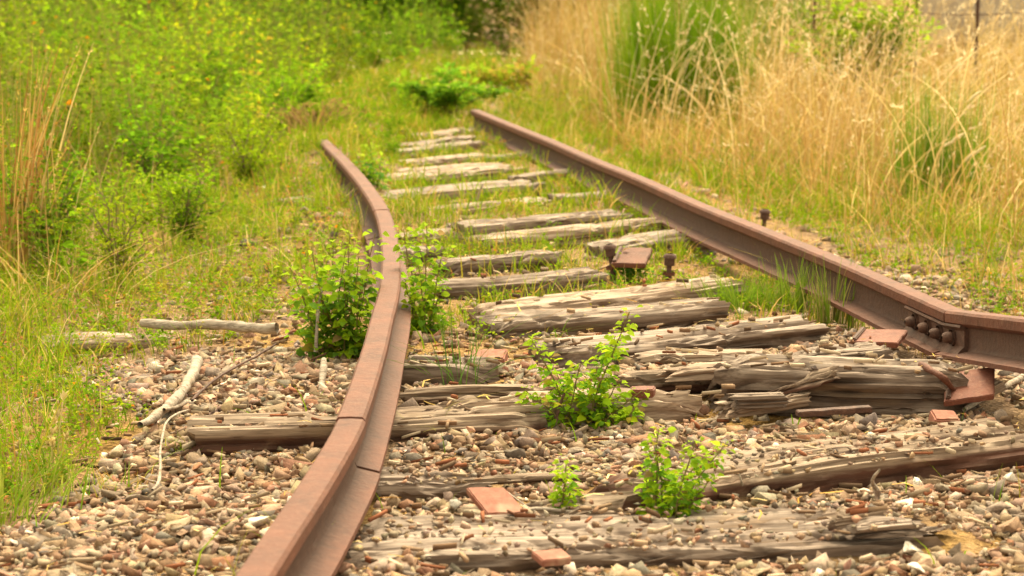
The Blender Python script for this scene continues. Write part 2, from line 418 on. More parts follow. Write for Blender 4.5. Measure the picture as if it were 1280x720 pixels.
timber((606,405),(922,382), .08,.17,.12, M_WOOD, S, 'grey sleeper with a hollow rotten knot at its left end', S, GS, (.05,.03), 9, .007)
timber((600,387),(944,352), .09,.19,.13, M_WOODL, S, 'pale sleeper with a pinkish flank and a peg hole, left of the grass', S, GS, (.05,.03), 10, .007)
timber((545,354),(768,341), .08,.18,.12, M_WOOD, S, 'short grey sleeper ending at the rusty plate with two bolts', S, GS, (.03,.03), 11, .006)
timber((768,309),(898,292), .08,.18,.12, M_WOOD, S, 'grey sleeper end tucked beneath the long rail above the rusty plate', S, GS, (.03,.02), 12, .005)
timber((598,302),(848,275), .092,.13,.1, M_WOODL, S, 'thin pale sleeper sunk in moss and bright green grass', S, GS, (.04,.03), 13, .005)
timber((588,285),(796,266), .095,.19,.13, M_WOOD, S, 'weathered sleeper with a tall cracked front in the middle of the track', S, GS, (.03,.03), 14, .006)
timber((535,260),(694,247), .092,.14,.1, M_WOODL, S, 'slim sleeper with a curled straw end between mossy strips', S, GS, (.03,.04), 15, .005)
timber((482,247),(690,230), .09,.24,.13, M_WOOD, S, 'grey sleeper with a dead twig leaning across its dark front', S, GS, (.03,.03), 16, .006)
timber((472,227),(664,207), .095,.22,.12, M_WOODL, S, 'pale double split sleeper beside the leaf covered rail bend', S, GS, (.03,.03), 17, .006)
timber((500,215),(642,202), .095,.16,.1, M_WOODL, S, 'faint low sleeper behind the double split one', S, GS, (.03,.03), 18, .005)
timber((516,201),(624,192), .10,.2,.1, M_WOODL, S, 'short pale sleeper mostly hidden by yellowed grass, fourth from the far end', S, GS, (.03,.03), 19, .005)
timber((506,190),(613,177), .10,.17,.13, M_WOOD, S, 'third sleeper from the far end, with a dark shaded front', S, GS, (.02,.02), 20, .005)
timber((514,181),(608,169), .10,.17,.13, M_WOOD, S, 'second sleeper from the far end, stones lying on its end', S, GS, (.02,.02), 21, .005)
timber((520,170),(603,160), .10,.16,.13, M_WOODL, S, 'farthest sleeper, right in front of the bramble clump', S, GS, (.02,.02), 22, .005)
timber((366,256),(424,250), .06,.18,.1, M_WOOD, S, 'sleeper end poking out of the gravel outside the far rail bend', S, GS, (.03,.02), 23, .006)
timber((38,434),(246,423), -.028,.14,.08, M_WOODL, S, 'bleached sleeper end lying flush among grasses at the gravel edge', S, GS, (.05,.05), 24, .006)
timber((494,493),(738,487), .06,.12,.1, M_WOODB, S, 'dark split sleeper behind the slate coloured stone, partly under the rush tuft', S, GS, (.04,.08), 51, .007)
timber((652,652),(845,632), .05,.14,.08, M_WOODB, S, 'rotten brown sleeper piece between the two nearest seedlings', S, GS, (.08,.08), 52, .007)
timber((548,328),(720,317), .095,.12,.1, M_WOOD, S, 'low grey sleeper sunk in grass behind the short one with the bolts', S, GS, (.05,.05), 53, .005)
timber((498,318),(566,311), .09,.14,.1, M_WOOD, S, 'sleeper end showing between the narrow seedling and the grass', S, GS, (.03,.05), 54, .005)
timber((498,297),(592,289), .095,.14,.1, M_WOODL, S, 'sleeper end beside the rail level with the tall cracked sleeper', S, GS, (.03,.05), 55, .005)
timber((650,222),(740,214), .10,.14,.1, M_WOOD, S, 'sleeper end at the far long rail, level with the pale double split one', S, GS, (.04,.03), 56, .005)
timber((612,196),(700,189), .10,.14,.1, M_WOOD, S, 'farthest sleeper end touching the long rail', S, GS, (.04,.03), 57, .005)
timber((700,247),(800,238), .10,.14,.1, M_WOOD, S, 'grassy sleeper end under the long rail behind the tall cracked sleeper', S, GS, (.04,.03), 58, .005)
# loose planks and splinters of the collapsed sleeper
timber((782,446),(968,441), .125,.09,.022, M_WOODL, 'wood_splinter', 'long thin blond splinter lying on top of the split timber', 'splinter', None, (.05,.02), 30, .003, crack=1)
timber((812,459),(925,455), .115,.08,.035, M_WOODL, 'wood_splinter', 'thick curled blond splinter below the long thin one', 'splinter', None, (.08,.02), 31, .004, crack=1)
timber((755,478),(905,470), .06,.09,.05, M_WOODB, 'wood_splinter', 'reddish rotten slab at the hollow end of the thick sleeper', 'splinter', None, (.05,.03), 32, .006, crack=1)
timber((898,505),(1018,490), .07,.07,.04, M_WOODL, 'wood_splinter', 'pale wedge of wood on gravel, just left of the slate pebbles', 'splinter', None, (.06,.02), 33, .005, crack=1)
timber((905,488),(990,484), .10,.06,.035, M_WOOD, 'wood_splinter', 'small grey block leaning on the front of the collapsed sleeper', 'splinter', None, (.04,.02), 34, .004, crack=1)
timber((950,487),(1060,463), .08,.06,.03, M_WOODB, 'wood_splinter', 'brown splinter slanting up towards the orange lichen rock', 'splinter', None, (.06,.04), 35, .005, z2=.13, crack=1)
timber((1000,444),(1130,432), .135,.12,.035, M_WOOD, 'wood_splinter', 'grey flake lying along the top back edge of the thick sleeper', 'splinter', None, (.06,.04), 36, .006, crack=1)
timber((1166,535),(1212,531), .05,.035,.014, M_WOODL, 'wood_splinter', 'small blond chip on gravel above the reddish brown sleeper', 'splinter', None, (.01,.01), 37, .002, crack=0, reg=False)
timber((1205,500),(1262,466), .05,.05,.03, M_WOODL, 'wood_splinter', 'greenish blond stick leaning up beside the lower red baseplate', 'splinter', None, (.03,.03), 38, .004, z2=.10, crack=1, reg=False)
timber((1060,668),(1180,655), .075,.08,.03, M_WOOD, 'wood_splinter', 'grey slab on the splintered end of the nearest sleeper', 'splinter', None, (.05,.05), 39, .006, crack=2)
timber((1040,655),(1130,640), .085,.05,.025, M_WOODB, 'wood_splinter', 'brown splinter above the grey slab of the nearest sleeper', 'splinter', None, (.04,.04), 40, .005, crack=1)
timber((560,598),(760,590), .05,.03,.02, M_WOODB, 'wood_splinter', 'thin brown lath behind the red tile fragment', 'splinter', None, (.04,.04), 41, .003, crack=0, reg=False)

def on_tie(x, y):
    """height of the timber top at x,y or -1"""
    h = np.full(np.shape(x), -1.0)
    for a, u, L, w, top in TIES:
        dx, dy = x-a[0], y-a[1]
        s = dx*u[0]+dy*u[1]; t = -dx*u[1]+dy*u[0]
        k = (s > .03) & (s < L-.03) & (t > -.004) & (t < w-.0)
        h = np.where(k, np.maximum(h, top), h)
    return h
def on_rail(x, y, m=.075):
    k = (np.abs(x-XL(y)) < m*1.1*np.where(y < 3.9, .6, 1)) & (y < LP[-1,1])
    return k | ((np.abs(x-XR(y)) < m) & (y > 4.9) & (y < RP[0,1]))

# ------------------------------------------------------------------ stones
import bmesh
def proto(seed, subdiv=2):
    """angular crushed stone: hull of a few points, edges slightly worn"""
    r = np.random.default_rng(seed)
    n = r.integers(7, 11); P = r.normal(size=(n, 3)); P /= np.linalg.norm(P, axis=1)[:, None]; P *= r.uniform(.6, 1.1, (n, 1))
    P *= np.array([1, r.uniform(.5, .95), r.uniform(.3, .72)])
    bm = bmesh.new()
    for q in P: bm.verts.new(q)
    res = bmesh.ops.convex_hull(bm, input=bm.verts)
    for v_ in [v_ for v_ in bm.verts if not v_.link_faces]: bm.verts.remove(v_)
    if subdiv >= 3:
        bmesh.ops.bevel(bm, geom=list(bm.edges), offset=.035, segments=1, affect='EDGES', clamp_overlap=True)
        bmesh.ops.triangulate(bm, faces=bm.faces)
        bmesh.ops.subdivide_edges(bm, edges=bm.edges, cuts=1)
        bmesh.ops.triangulate(bm, faces=bm.faces)
    bm.verts.index_update()
    V = np.array([v.co[:] for v in bm.verts]); Fq = np.array([[v.index for v in f.verts] for f in bm.faces]); bm.free()
    V /= np.abs(V).max()
    if subdiv >= 3: V += r.normal(size=V.shape)*.012
    return V, Fq
PRO = [proto(s) for s in range(40)]; PRO3 = [proto(s, 3) for s in range(60, 84)]
def rotmats(n, r, tilt=.5):
    yaw = r.uniform(0, 2*np.pi, n); ax = r.uniform(0, 2*np.pi, n); ti = r.normal(0, tilt, n)
    cz, sz = np.cos(yaw), np.sin(yaw)
    Z = np.zeros((n,3,3)); Z[:,0,0]=cz; Z[:,0,1]=-sz; Z[:,1,0]=sz; Z[:,1,1]=cz; Z[:,2,2]=1
    k = np.stack([np.cos(ax), np.sin(ax), np.zeros(n)], 1); K = np.zeros((n,3,3))
    K[:,0,1]=-k[:,2];K[:,0,2]=k[:,1];K[:,1,0]=k[:,2];K[:,1,2]=-k[:,0];K[:,2,0]=-k[:,1];K[:,2,1]=k[:,0]
    I = np.eye(3)[None]; s_, c_ = np.sin(ti)[:,None,None], np.cos(ti)[:,None,None]
    return (I + s_*K + (1-c_)*(K@K)) @ Z
PAL = np.array([(.33,.25,.165),(.29,.205,.135),(.27,.215,.165),(.36,.29,.21),(.20,.165,.13),(.31,.19,.13),(.35,.25,.185),(.24,.125,.08),(.17,.155,.135),(.28,.24,.195),(.40,.34,.27),(.62,.55,.47)])
PW = np.array([15,14,13,10,8,9,10,4,5,10,7,2.2]); PW = PW/PW.sum()
def sample(n, y0, y1, r, m=.3):
    y = np.sqrt(r.uniform(y0**2, y1**2, n)); w = .255*y+m
    return r.uniform(-1, 1, n)*w, y
def inpoly(px, py, poly):
    k = np.zeros(px.shape, bool); p = poly; n = len(p)
    for a in range(n):
        x1, y1 = p[a]; x2, y2 = p[(a+1) % n]
        if y1 == y2: continue
        c = ((y1 > py) != (y2 > py)) & (px < (x2-x1)*(py-y1)/(y2-y1)+x1); k ^= c
    return k
def jit(x, y, amp=18, fr=3.0, s=0):
    px, py = PX(x, y); f = np.clip((py+50)/450, .25, 2)
    return px+amp*f*fbm(x*fr, y*fr, 5+s, 3), py+amp*.5*f*fbm(x*fr, y*fr, 9+s, 3)
P_BARE = [(-400,1100),(-400,720),(0,655),(70,615),(130,560),(180,540),(95,480),(90,436),(240,420),(300,420),(440,440),(560,470),(700,455),(760,440),(1080,425),(1120,385),(1280,395),(1900,430),(1900,1100)]
P_PATCH = [(1040,318),(1120,318),(1200,335),(1300,382),(1300,402),(1200,394),(1090,350)]
def gravel_density(x, y):
    px, py = jit(x, y, 22)
    d = np.where(inpoly(px, py, P_BARE), 1.0, 0.0)
    d = np.maximum(d, np.where(inpoly(px, py, [(200,430),(180,330),(300,230),(380,195),(450,210),(470,300),(430,430)]), .3, 0))
    d = np.maximum(d, np.where(inpoly(px, py, [(470,450),(480,190),(640,150),(1080,400),(1080,440)]), .22, 0))
    d = np.maximum(d, np.where(inpoly(px, py, [(700,180),(860,225),(1100,330),(1280,390),(1280,330),(1100,300),(870,200)]), .45*(fbm(x*3,y*3,91,2)>-.1), 0))
    d = np.where((x > XR(y)-.3) & (px < 1300) & (py < 420), np.maximum(d, .2), d)
    d = np.where(inpoly(px, py, P_PATCH), .9, d)
    return d
def stones(n, y0, y1, rmin, rmed, sig, rmax, seed, protos, zj=.010):
    r = np.random.default_rng(seed)
    x, y = sample(n, y0, y1, r)
    d = gravel_density(x, y); k = r.random(n) < d; x, y = x[k], y[k]
    t = on_tie(x, y)
    rad = np.clip(rmed*np.exp(r.normal(0, sig, len(x))), rmin, rmax)
    px, py = PX(x, y)
    deb = np.where(py > 560, .30, np.where(py > 470, .05, .02))
    deb = np.where((py > 555) & (fbm(x*4, y*4, 31, 2) > .15), .85, deb)
    k = (t < 0) | ((r.random(len(x)) < deb) & (rad < .0105)); 
    k &= ~on_rail(x, y, .06)
    x, y, t, rad = x[k], y[k], t[k], rad[k]; n = len(x)
    z = np.where(t > 0, t+rad*.1, H(x, y)-rad*.12+r.uniform(0, zj, n))
    Rm = rotmats(n, r, .45)
    c = PAL[r.choice(len(PAL), n, p=PW)]*np.clip(r.normal(1, .16, (n,1)), .6, 1.45)*np.clip(r.normal(1,.04,(n,3)),.9,1.1)*np.array([.98,.90,.87])
    which = r.integers(0, len(protos), n); a = Acc()
    for w_ in range(len(protos)):
        q = np.where(which == w_)[0]
        if not len(q): continue
        PV, PF = protos[w_]
        V = np.einsum('nij,vj->nvi', Rm[q], PV)*rad[q][:, None, None]*1.25
        V += np.stack([x[q], y[q], z[q]], 1)[:, None]
        Fq = PF[None]+(np.arange(len(q))*len(PV))[:, None, None]
        a.add(V.reshape(-1, 3), Fq.reshape(-1, 3), np.repeat(c[q], len(PV), 0))
    return a
big = Acc()
for args in ((4200, 3.0, 5.8, .013, .0185, .32, .036, 1, PRO3, .012), (42000, 3.0, 6.2, .003, .0092, .52, .026, 2, PRO, .014),
             (14000, 5.2, 8.6, .007, .014, .35, .03, 3, PRO, .012), (12000, 8.6, 17, .01, .02, .3, .04, 4, PRO, .012)):
    a = stones(*args)
    for V_, F_, C_ in zip(a.V, a.F, a.C): pass
    off = big.n
    big.V += a.V; big.C += a.C; big.F += [f + off for f in a.F]; big.n += a.n
tag(big.build('gravel', M_ROCK), 'tan, grey and brown crushed stone ballast', None, kind='stuff')

def stone(px, py, size, colr, label, seed, flat=.7, asp=1.0, z=None, cat='stone', name='stone', grp=None):
    V, Fq = proto(300+seed, 3); r = np.random.default_rng(seed)
    V = V/np.abs(V).max(0)*np.array([1, asp, flat])*size
    g = G(px, py, .03); zz = H(g[0], g[1]) if z is None else z
    th = r.uniform(-.5, .5); c_, s_ = math.cos(th), math.sin(th)
    V = V@np.array([[c_, s_, 0],[-s_, c_, 0],[0,0,1]])
    o = mesh(name, V, Fq, M_ROCK, np.broadcast_to(np.array(colr)*np.clip(r.normal(1,.05,(len(V),1)),.85,1.15), V.shape))
    o.location = (g[0], g[1], zz+size*flat*.55+.012)
    return tag(o, label, cat, grp)
W = (.72,.66,.58); 
stone(322,648,.024,W,'white quartz stone touching the outer side of the near rail',1)
stone(1145,604,.019,W,'rounded white stone in front of the reddish brown sleeper',2)
stone(1266,600,.023,W,'white stone lying closest to the right end of the reddish brown sleeper',3,.8)
stone(1139,694,.026,(.62,.57,.5),'large pale stone beneath the splintered end of the nearest sleeper',4,.8)
stone(1150,717,.020,W,'white stone cut by the bottom edge below the large pale one',5)
stone(1020,716,.016,W,'small white stone at the bottom edge left of the pale pair',6)
stone(806,569,.012,W,'small upright white shard between the two leafiest seedlings',7,1.3)
stone(449,669,.013,W,'small bright white stone inside the near rail',8,.6)
stone(774,545,.010,W,'tiny white stone at the foot of the bushy seedling',9)
stone(128,546,.015,W,'white stone at the edge of the grass near the fork of the grey branch',10)
stone(322,466,.011,W,'small white stone in gravel left of the standing grey stick',11)
stone(1082,613,.020,(.66,.6,.52),'flat white flake under the pointed chip',12,.35)
stone(1070,494,.034,(.36,.25,.15),'big rough rock with orange lichen beside the collapsed sleeper',13,.85,.8)
stone(543,500,.024,(.24,.24,.23),'smooth dark slate coloured stone behind the rush tuft',14,.6)
stone(1022,503,.017,(.22,.24,.22),'blue grey pebble standing by the pale wedge of wood',15,1.1)
stone(1036,505,.014,(.24,.26,.24),'rounder blue grey pebble beside the standing one',16,1.0)
stone(248,570,.019,(.38,.18,.10),'orange brown triangular stone before the dark brown sleeper',17,.8)
stone(1258,545,.018,(.10,.10,.10),'dark grey stone next to the orange chip at the frame edge',18,.7)
stone(571,633,.016,(.34,.31,.28),'rough grey stone touching the red tile fragment',19,.9)
stone(380,284,.035,(.30,.22,.17),'brown weathered lump of rock in the gravel outside the rail bend',20,.7)
stone(1205,452+20,.016,(.4,.3,.22),'small tan stone between the two red baseplates',21)
stone(588,541,.013,(.45,.25,.17),'pinkish round pebble before the dark brown sleeper',22,.9)

# ------------------------------------------------------------------ box-like metal and tile pieces
def slab(px, py, lx, ly, lz, yaw, mat, name, label, cat, tilt=(0,0), z=None, skew=0.0, parent=None, holes=False, grp=None, seed=0):
    bm = bmesh.new(); bmesh.ops.create_cube(bm, size=1)
    bmesh.ops.subdivide_edges(bm, edges=bm.edges, cuts=5, use_grid_fill=True)
    r = np.random.default_rng(seed+50)
    for v_ in bm.verts:
        e = max(abs(v_.co.x), abs(v_.co.y))
        v_.co.x = v_.co.x*lx + skew*v_.co.y*ly; v_.co.y *= ly; v_.co.z *= lz
        v_.co.x += .0025*float(vn(v_.co.x*40+seed, v_.co.y*40, 0)) ; v_.co.y += .0025*float(vn(v_.co.x*40, v_.co.y*40+seed, 5)); v_.co.z += .001*float(vn(v_.co.x*50, v_.co.y*50, seed))
    bmesh.ops.bevel(bm, geom=[e for e in bm.edges if e.calc_face_angle(0) > 1.0], offset=lz*.14, segments=2, affect='EDGES')
    me = bpy.data.meshes.new(name); bm.to_mesh(me); bm.free(); me.materials.append(mat)
    o = bpy.data.objects.new(name, me); COL.objects.link(o)
    g = G(px, py, z if z is not None else .03)
    o.location = (g[0], g[1], g[2] if z is not None else H(g[0], g[1])+.03); o.rotation_euler = (tilt[0], tilt[1], yaw)
    if name == 'baseplate':
        for q in (-.42,):
            b2 = bmesh.new(); bmesh.ops.create_cube(b2, size=1)
            for v_ in b2.verts: v_.co.x = v_.co.x*.014+q*lx+skew*v_.co.y*ly*.9; v_.co.y *= ly*.9; v_.co.z = v_.co.z*.010+lz/2+.003
            bmesh.ops.bevel(b2, geom=list(b2.edges), offset=.003, segments=2, affect='EDGES')
            m2 = bpy.data.meshes.new('rib'); b2.to_mesh(m2); b2.free(); m2.materials.append(M_RUSTD)
            o2 = bpy.data.objects.new('rib', m2); COL.objects.link(o2); o2.parent = o
    return tag(o, label, cat, grp)
m, nt, out = newmat('terracotta_material'); v = mapping(nt, (1,1,1)); n1 = noise(nt, v, 60, 5, .7); n2 = noise(nt, v, 12, 3)
c = mixc(nt, ramp(nt, n1, [(.35,0.),(.65,1.)]), (.21,.070,.045), (.30,.12,.078)); c = mixc(nt, ramp(nt, n2, [(.55,0.),(.7,.5)]), c, (.42,.32,.22))
p = N(nt, 'ShaderNodeBsdfPrincipled', Roughness=.85); nt.links.new(c, p.inputs['Base Color']); nt.links.new(bump(nt, n1, .5, .002), p.inputs['Normal']); nt.links.new(p.outputs[0], out.inputs[0]); M_TILE = m
slab(620,629,.078,.10,.016,.12, M_TILE, 'tile_fragment', 'flat red tile fragment lying in gravel left of the shortest seedling', 'tile', (.30,.02), .065, -.35, seed=1)
slab(690,697,.06,.05,.014,.5, M_TILE, 'tile_fragment', 'pinkish tile fragment half buried at the nearest sleeper', 'tile', (.1,.05), .06, .1, seed=2)
slab(1098,423,.13,.16,.016,-.15, M_RUSTR, 'baseplate', 'red rusty baseplate on the back edge of the thick sleeper under the rail', 'baseplate', (.05,0), .115, .2, seed=3)
slab(1212,483,.13,.14,.016,.1, M_RUSTR, 'baseplate', 'red rusty baseplate tipped up in the gravel below the bolted joint', 'baseplate', (.28,-.12), .08, .35, seed=4)
slab(790,322,.12,.18,.018,-.1, M_RUST, 'baseplate', 'rusty baseplate in bright grass between two upright bolts', 'baseplate', (.18,0), .11, .1, seed=5)
slab(803,490,.062,.05,.022,0, M_RUSTR, 'rusty_clip', 'small red rusty clip lying on the narrow pale sleeper', 'clip', (0,0), .085, .1, seed=6)
slab(1042,514,.185,.03,.014,.12, M_RUSTD, 'flat_bar', 'dark rusty flat bar lying on gravel before the lichen rock', 'bar', (0,-.04), .065, 0, seed=7)
slab(610,448,.10,.07,.03,.1, M_TILE, 'brick_fragment', 'dull pink brick fragment behind the rush tuft', 'brick', (.2,0), .06, .2, seed=8)
slab(1180,525,.07,.06,.03,.3, M_TILE, 'brick_fragment', 'orange crumbling brick fragment by the small blond chip', 'brick', (.2,.1), .035, .2, seed=9)

def upright_bolt(px, py, h, tilt, label, nm='rail_bolt', top=.02):
    g = G(px, py, .05); e = empty(nm, (g[0], g[1], H(g[0], g[1])), label, 'bolt', 'upright rusty bolts left in the track')
    e.rotation_euler = (0, tilt, 0)
    a = Acc(); tubes(a, [(0,0,-.02),(0,0,.03),(0,0,.034),(0,0,h)], [.012,.012,.009,.009], 10); fix(a.build('shank', M_RUSTD, parent=e))
    a = Acc(); tubes(a, [(0,0,h-.03),(0,0,h-.004)], .02, 6); tubes(a, [(0,0,h-.004),(0,0,h+.006),(0,0,h+.012)], [.024,.022,.012], 12); fix(a.build('head', M_RUSTD, parent=e))
    a = Acc(); tubes(a, [(0,0,h*.35),(0,0,h*.35+.012)], .022, 8); fix(a.build('collar', M_RUST, parent=e))
upright_bolt(767,343,.12,-.12,'rusty bolt with nuts standing at the left edge of the plate')
upright_bolt(835,346,.10,.06,'rusty bolt with a pale cap right of the plate')
upright_bolt(954,286,.13,.05,'rusty bolt standing alone behind the long rail in pale gravel')

# ------------------------------------------------------------------ sticks and branches
def branch(pts, r0, r1, name, label, cat, mat=M_BARK, seed=0, twigs=()):
    P = np.array([G(x, y, z) for x, y, z in pts]); Q = catmull(P, .02); n = len(Q); r = np.random.default_rng(seed)
    Q = Q + .25*r0*np.stack([fbm(np.arange(n)*.35, 1+seed, s_, 2) for s_ in (0, 4, 8)], 1)
    org = Q[n//2]*[1,1,0]
    a = Acc(); tubes(a, Q-org, np.linspace(r0, r1, n)*(1+.18*fbm(np.arange(n)*.5, seed, 3, 2)), 9)
    for tp in twigs:
        T_ = catmull(np.array([G(x, y, z) for x, y, z in tp]), .02); tubes(a, T_-org, np.linspace(r0*.45, r1*.4, len(T_)), 6)
    o = fix(a.build(name, mat, smooth=True)); o.location = org
    return tag(o, label, cat)
branch([(176,532,.03),(205,512,.04),(228,490,.045),(240,468,.05),(246,452,.055)], .010,.017,'branch','thick grey dead branch lying across grass edge and gravel','branch',seed=1,twigs=[[(205,512,.05),(222,508,.03),(236,500,.02)]])
branch([(178,404,.03),(230,406,.035),(290,407,.04),(346,411,.04)], .013,.016,'branch','straight brown dead branch lying level above the bleached sleeper end','branch',seed=2)
branch([(403,500,.0),(403,475,.04),(405,450,.075)], .010,.009,'stick','short grey stick standing in gravel below the leafy seedling clump','stick',seed=3)
branch([(190,612,.03),(199,600,.035),(201,560,.05),(210,525,.06),(235,512,.05)], .0035,.0025,'twig','thin curved pale twig in the gravel below the thick grey branch','twig',seed=4,twigs=[[(199,603,.035),(186,600,.03),(172,594,.03)]])
branch([(694,535,.02),(698,512,.06),(706,492,.10)], .0045,.0035,'twig','dark bare twig standing inside the bushy seedling','twig',M_RUSTD,5)
branch([(596,250,.09),(603,232,.16)], .006,.004,'twig','short pale twig leaning on the grey sleeper front','twig',seed=6)
branch([(1098,614,.02),(1090,600,.06),(1100,586,.09)], .007,.002,'wood_chip','pointed white chip standing up in the gravel','chip',seed=7)
branch([(640,645,.05),(668,636,.05),(720,640,.045)], .004,.003,'twig','forked pale twig between the tile fragment and the shortest seedling','twig',seed=8,twigs=[[(630,612,.06),(660,634,.05),(690,652,.04)]])
branch([(360,292,.03),(375,283,.05),(384,268,.08)], .007,.004,'twig','pale forked twig leaning over the brown lump of rock','twig',seed=9)
branch([(395,440,.03),(396,400,.12),(402,360,.2)], .006,.004,'stick','tan dry stick standing at the edge of the leafy clump','stick',seed=10)
branch([(1150,455,.13),(1175,470,.12),(1195,490,.07)], .009,.007,'stick','reddish brown stick lying across the sleeper under the joint','stick',M_RUST,11)
branch([(1280,470,.04),(1240,492,.05),(1205,512,.03)], .008,.006,'stick','grey stick leaning in the gravel at the frame edge','stick',seed=12)
branch([(930,622,.02),(928,604,.06),(924,592,.08)], .003,.002,'twig','thin pale straw twig leaning on the reddish brown sleeper','twig',seed=13)
branch([(240,500,.04),(275,470,.05),(330,440,.05),(345,430,.06)], .004,.003,'twig','thin dark twig crossing the gravel beside the thick grey branch','twig',M_RUSTD,14)

# ------------------------------------------------------------------ vegetation generators (vectorised)
def blades(acc, P, h, w, lean, az, r, cb, ct, segs=4, droop=.25, k=1.8, head=0, headc=None, hl=.14, hw_=.012):
    """P base points, h heights, lean = horizontal reach / height, az = direction of the lean"""
    n = len(P)
    if not n: return
    h, w, lean, az = [np.broadcast_to(q, (n,)) for q in (h, w, lean, az)]
    t = np.linspace(0, 1, segs+1)[None]
    hor = (lean*h)[:, None]*t**k
    ver = h[:, None]*(t - droop*np.minimum(lean, 1.4)[:, None]*t**2.2)
    d = np.stack([np.cos(az), np.sin(az)], 1)
    C = np.stack([P[:,0:1]+d[:,0:1]*hor, P[:,1:2]+d[:,1:2]*hor, P[:,2:3]+ver], 2)
    wb = r.uniform(0, np.pi, n); wd = np.stack([np.cos(wb), np.sin(wb), np.zeros(n)], 1)
    # favour broad side
    tw = w[:, None]*(1-t**2.2*.86)*.5
    Lf = C - wd[:, None]*tw[:, :, None]; Rt = C + wd[:, None]*tw[:, :, None]
    V = np.stack([Lf, Rt], 2).reshape(n, -1, 3)
    m_ = 2*(segs+1); b = np.arange(segs)*2
    Fq = np.stack([b, b+1, b+3, b+2], 1)[None]+(np.arange(n)*m_)[:, None, None]
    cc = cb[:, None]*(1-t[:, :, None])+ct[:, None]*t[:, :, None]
    acc.add(V.reshape(-1, 3), Fq.reshape(-1, 4), np.repeat(cc, 2, axis=1).reshape(-1, 3))
    if head:
        q = head; s = r.uniform(1-hl, 1.0, (n, q)); 
        hor = (lean*h)[:, None]*s**k; ver = h[:, None]*(s-droop*np.minimum(lean,1.4)[:, None]*s**2.2)
        c0 = np.stack([P[:,0:1]+d[:,0:1]*hor, P[:,1:2]+d[:,1:2]*hor, P[:,2:3]+ver], 2).reshape(-1, 3)
        N_ = n*q; hh = np.repeat(h, q)
        dv = np.stack([np.repeat(d[:,0]*lean, q), np.repeat(d[:,1]*lean, q), np.full(N_, .9)], 1)+r.normal(0, .45, (N_,3))
        dv /= np.linalg.norm(dv, axis=1)[:, None]; ln = hw_*r.uniform(.6, 1.5, N_)
        sd = np.cross(dv, r.normal(size=(N_,3))); sd /= np.linalg.norm(sd, axis=1)[:, None]
        V = np.stack([c0, c0+dv*(ln*.5)[:,None]+sd*(ln*.16)[:,None], c0+dv*ln[:,None], c0+dv*(ln*.5)[:,None]-sd*(ln*.16)[:,None]], 1)
        Fq = np.arange(N_*4).reshape(-1, 4)
        hc = np.repeat(ct if headc is None else headc, q, 0)
        acc.add(V.reshape(-1, 3), Fq, np.repeat(hc, 4, 0))
def leaves(acc, C, D, size, r, col, asp=.62, fold=.18, curl=.15):
    """oval leaves: C base points, D direction of the midrib, size length"""
    n = len(C)
    if not n: return
    D = D/np.linalg.norm(D, axis=1)[:, None]
    up = np.array([0,0,1.])+r.normal(0, .45, (n,3)); S_ = np.cross(D, up); S_ /= np.linalg.norm(S_, axis=1)[:, None]+1e-9
    U = np.cross(S_, D); size = np.broadcast_to(size, (n,))[:, None]
    hwid = size*asp*.5
    b, tip = C, C+D*size-U*size*curl
    m1, m2 = C+D*size*.33, C+D*size*.68-U*size*curl*.35
    l1, r1 = m1-S_*hwid+U*size*fold, m1+S_*hwid+U*size*fold
    l2, r2 = m2-S_*hwid*.75+U*size*fold*.7, m2+S_*hwid*.75+U*size*fold*.7
    V = np.stack([b, m1, m2, tip, l1, l2, r1, r2], 1)
    q = np.array([(0,1,4,4),(1,2,5,4),(2,3,5,5),(0,6,1,1),(1,6,7,2),(2,7,3,3)])
    tri = np.array([(0,1,4),(1,2,5),(1,5,4),(2,3,5),(0,6,1),(1,6,7),(1,7,2),(2,7,3)])
    Fq = tri[None]+(np.arange(n)*8)[:, None, None]
    acc.add(V.reshape(-1,3), Fq.reshape(-1,3), np.repeat(col, 8, 0))
def forbs(sa, la, P, h, nl, lsize, r, lc, stemc, spread=.22, lean=.25, asp=.6, branchy=3, stemw=.004):
    """sa: stem blades, la: leaves. Each plant has branchy stems leaning out, leaves all along"""
    n = len(P)
    if not n: return
    h = np.broadcast_to(h, (n,))
    Pb = np.repeat(P, branchy, 0); hb = np.repeat(h, branchy)*r.uniform(.6, 1.05, n*branchy)
    az = r.uniform(0, 2*np.pi, n*branchy); le = np.abs(r.normal(lean, lean*.5, n*branchy))
    sc_ = np.repeat(stemc, branchy, 0)
    blades(sa, Pb, hb, stemw, le, az, r, sc_, sc_, 4, .2, 1.6)
    per = max(1, nl//branchy); m_ = len(Pb)
    s = r.uniform(.12, 1.0, (m_, per))**.8
    hor = (le*hb)[:, None]*s**1.6; ver = hb[:, None]*(s-.2*np.minimum(le,1.4)[:, None]*s**2.2)
    d = np.stack([np.cos(az), np.sin(az)], 1)
    C = np.stack([Pb[:,0:1]+d[:,0:1]*hor, Pb[:,1:2]+d[:,1:2]*hor, Pb[:,2:3]+ver], 2)
    a2 = r.uniform(0, 2*np.pi, (m_, per)); off = spread*hb[:, None]*(1.15-s)*r.uniform(0, 1, (m_, per))
    el = r.normal(.25, .35, (m_, per))
    D = np.stack([np.cos(a2)*np.cos(el), np.sin(a2)*np.cos(el), np.sin(el)], 2)
    C = C + D*off[:, :, None]
    N_ = m_*per
    col = np.repeat(np.repeat(lc, branchy, 0), per, 0)*np.clip(r.normal(1, .16, (N_,1)), .55, 1.5)
    q_ = r.random(N_) < .004; col[q_] = (.62,.22,.01)
    leaves(la, C.reshape(-1,3), D.reshape(-1,3), lsize*r.uniform(.55, 1.25, N_), r, col, asp)
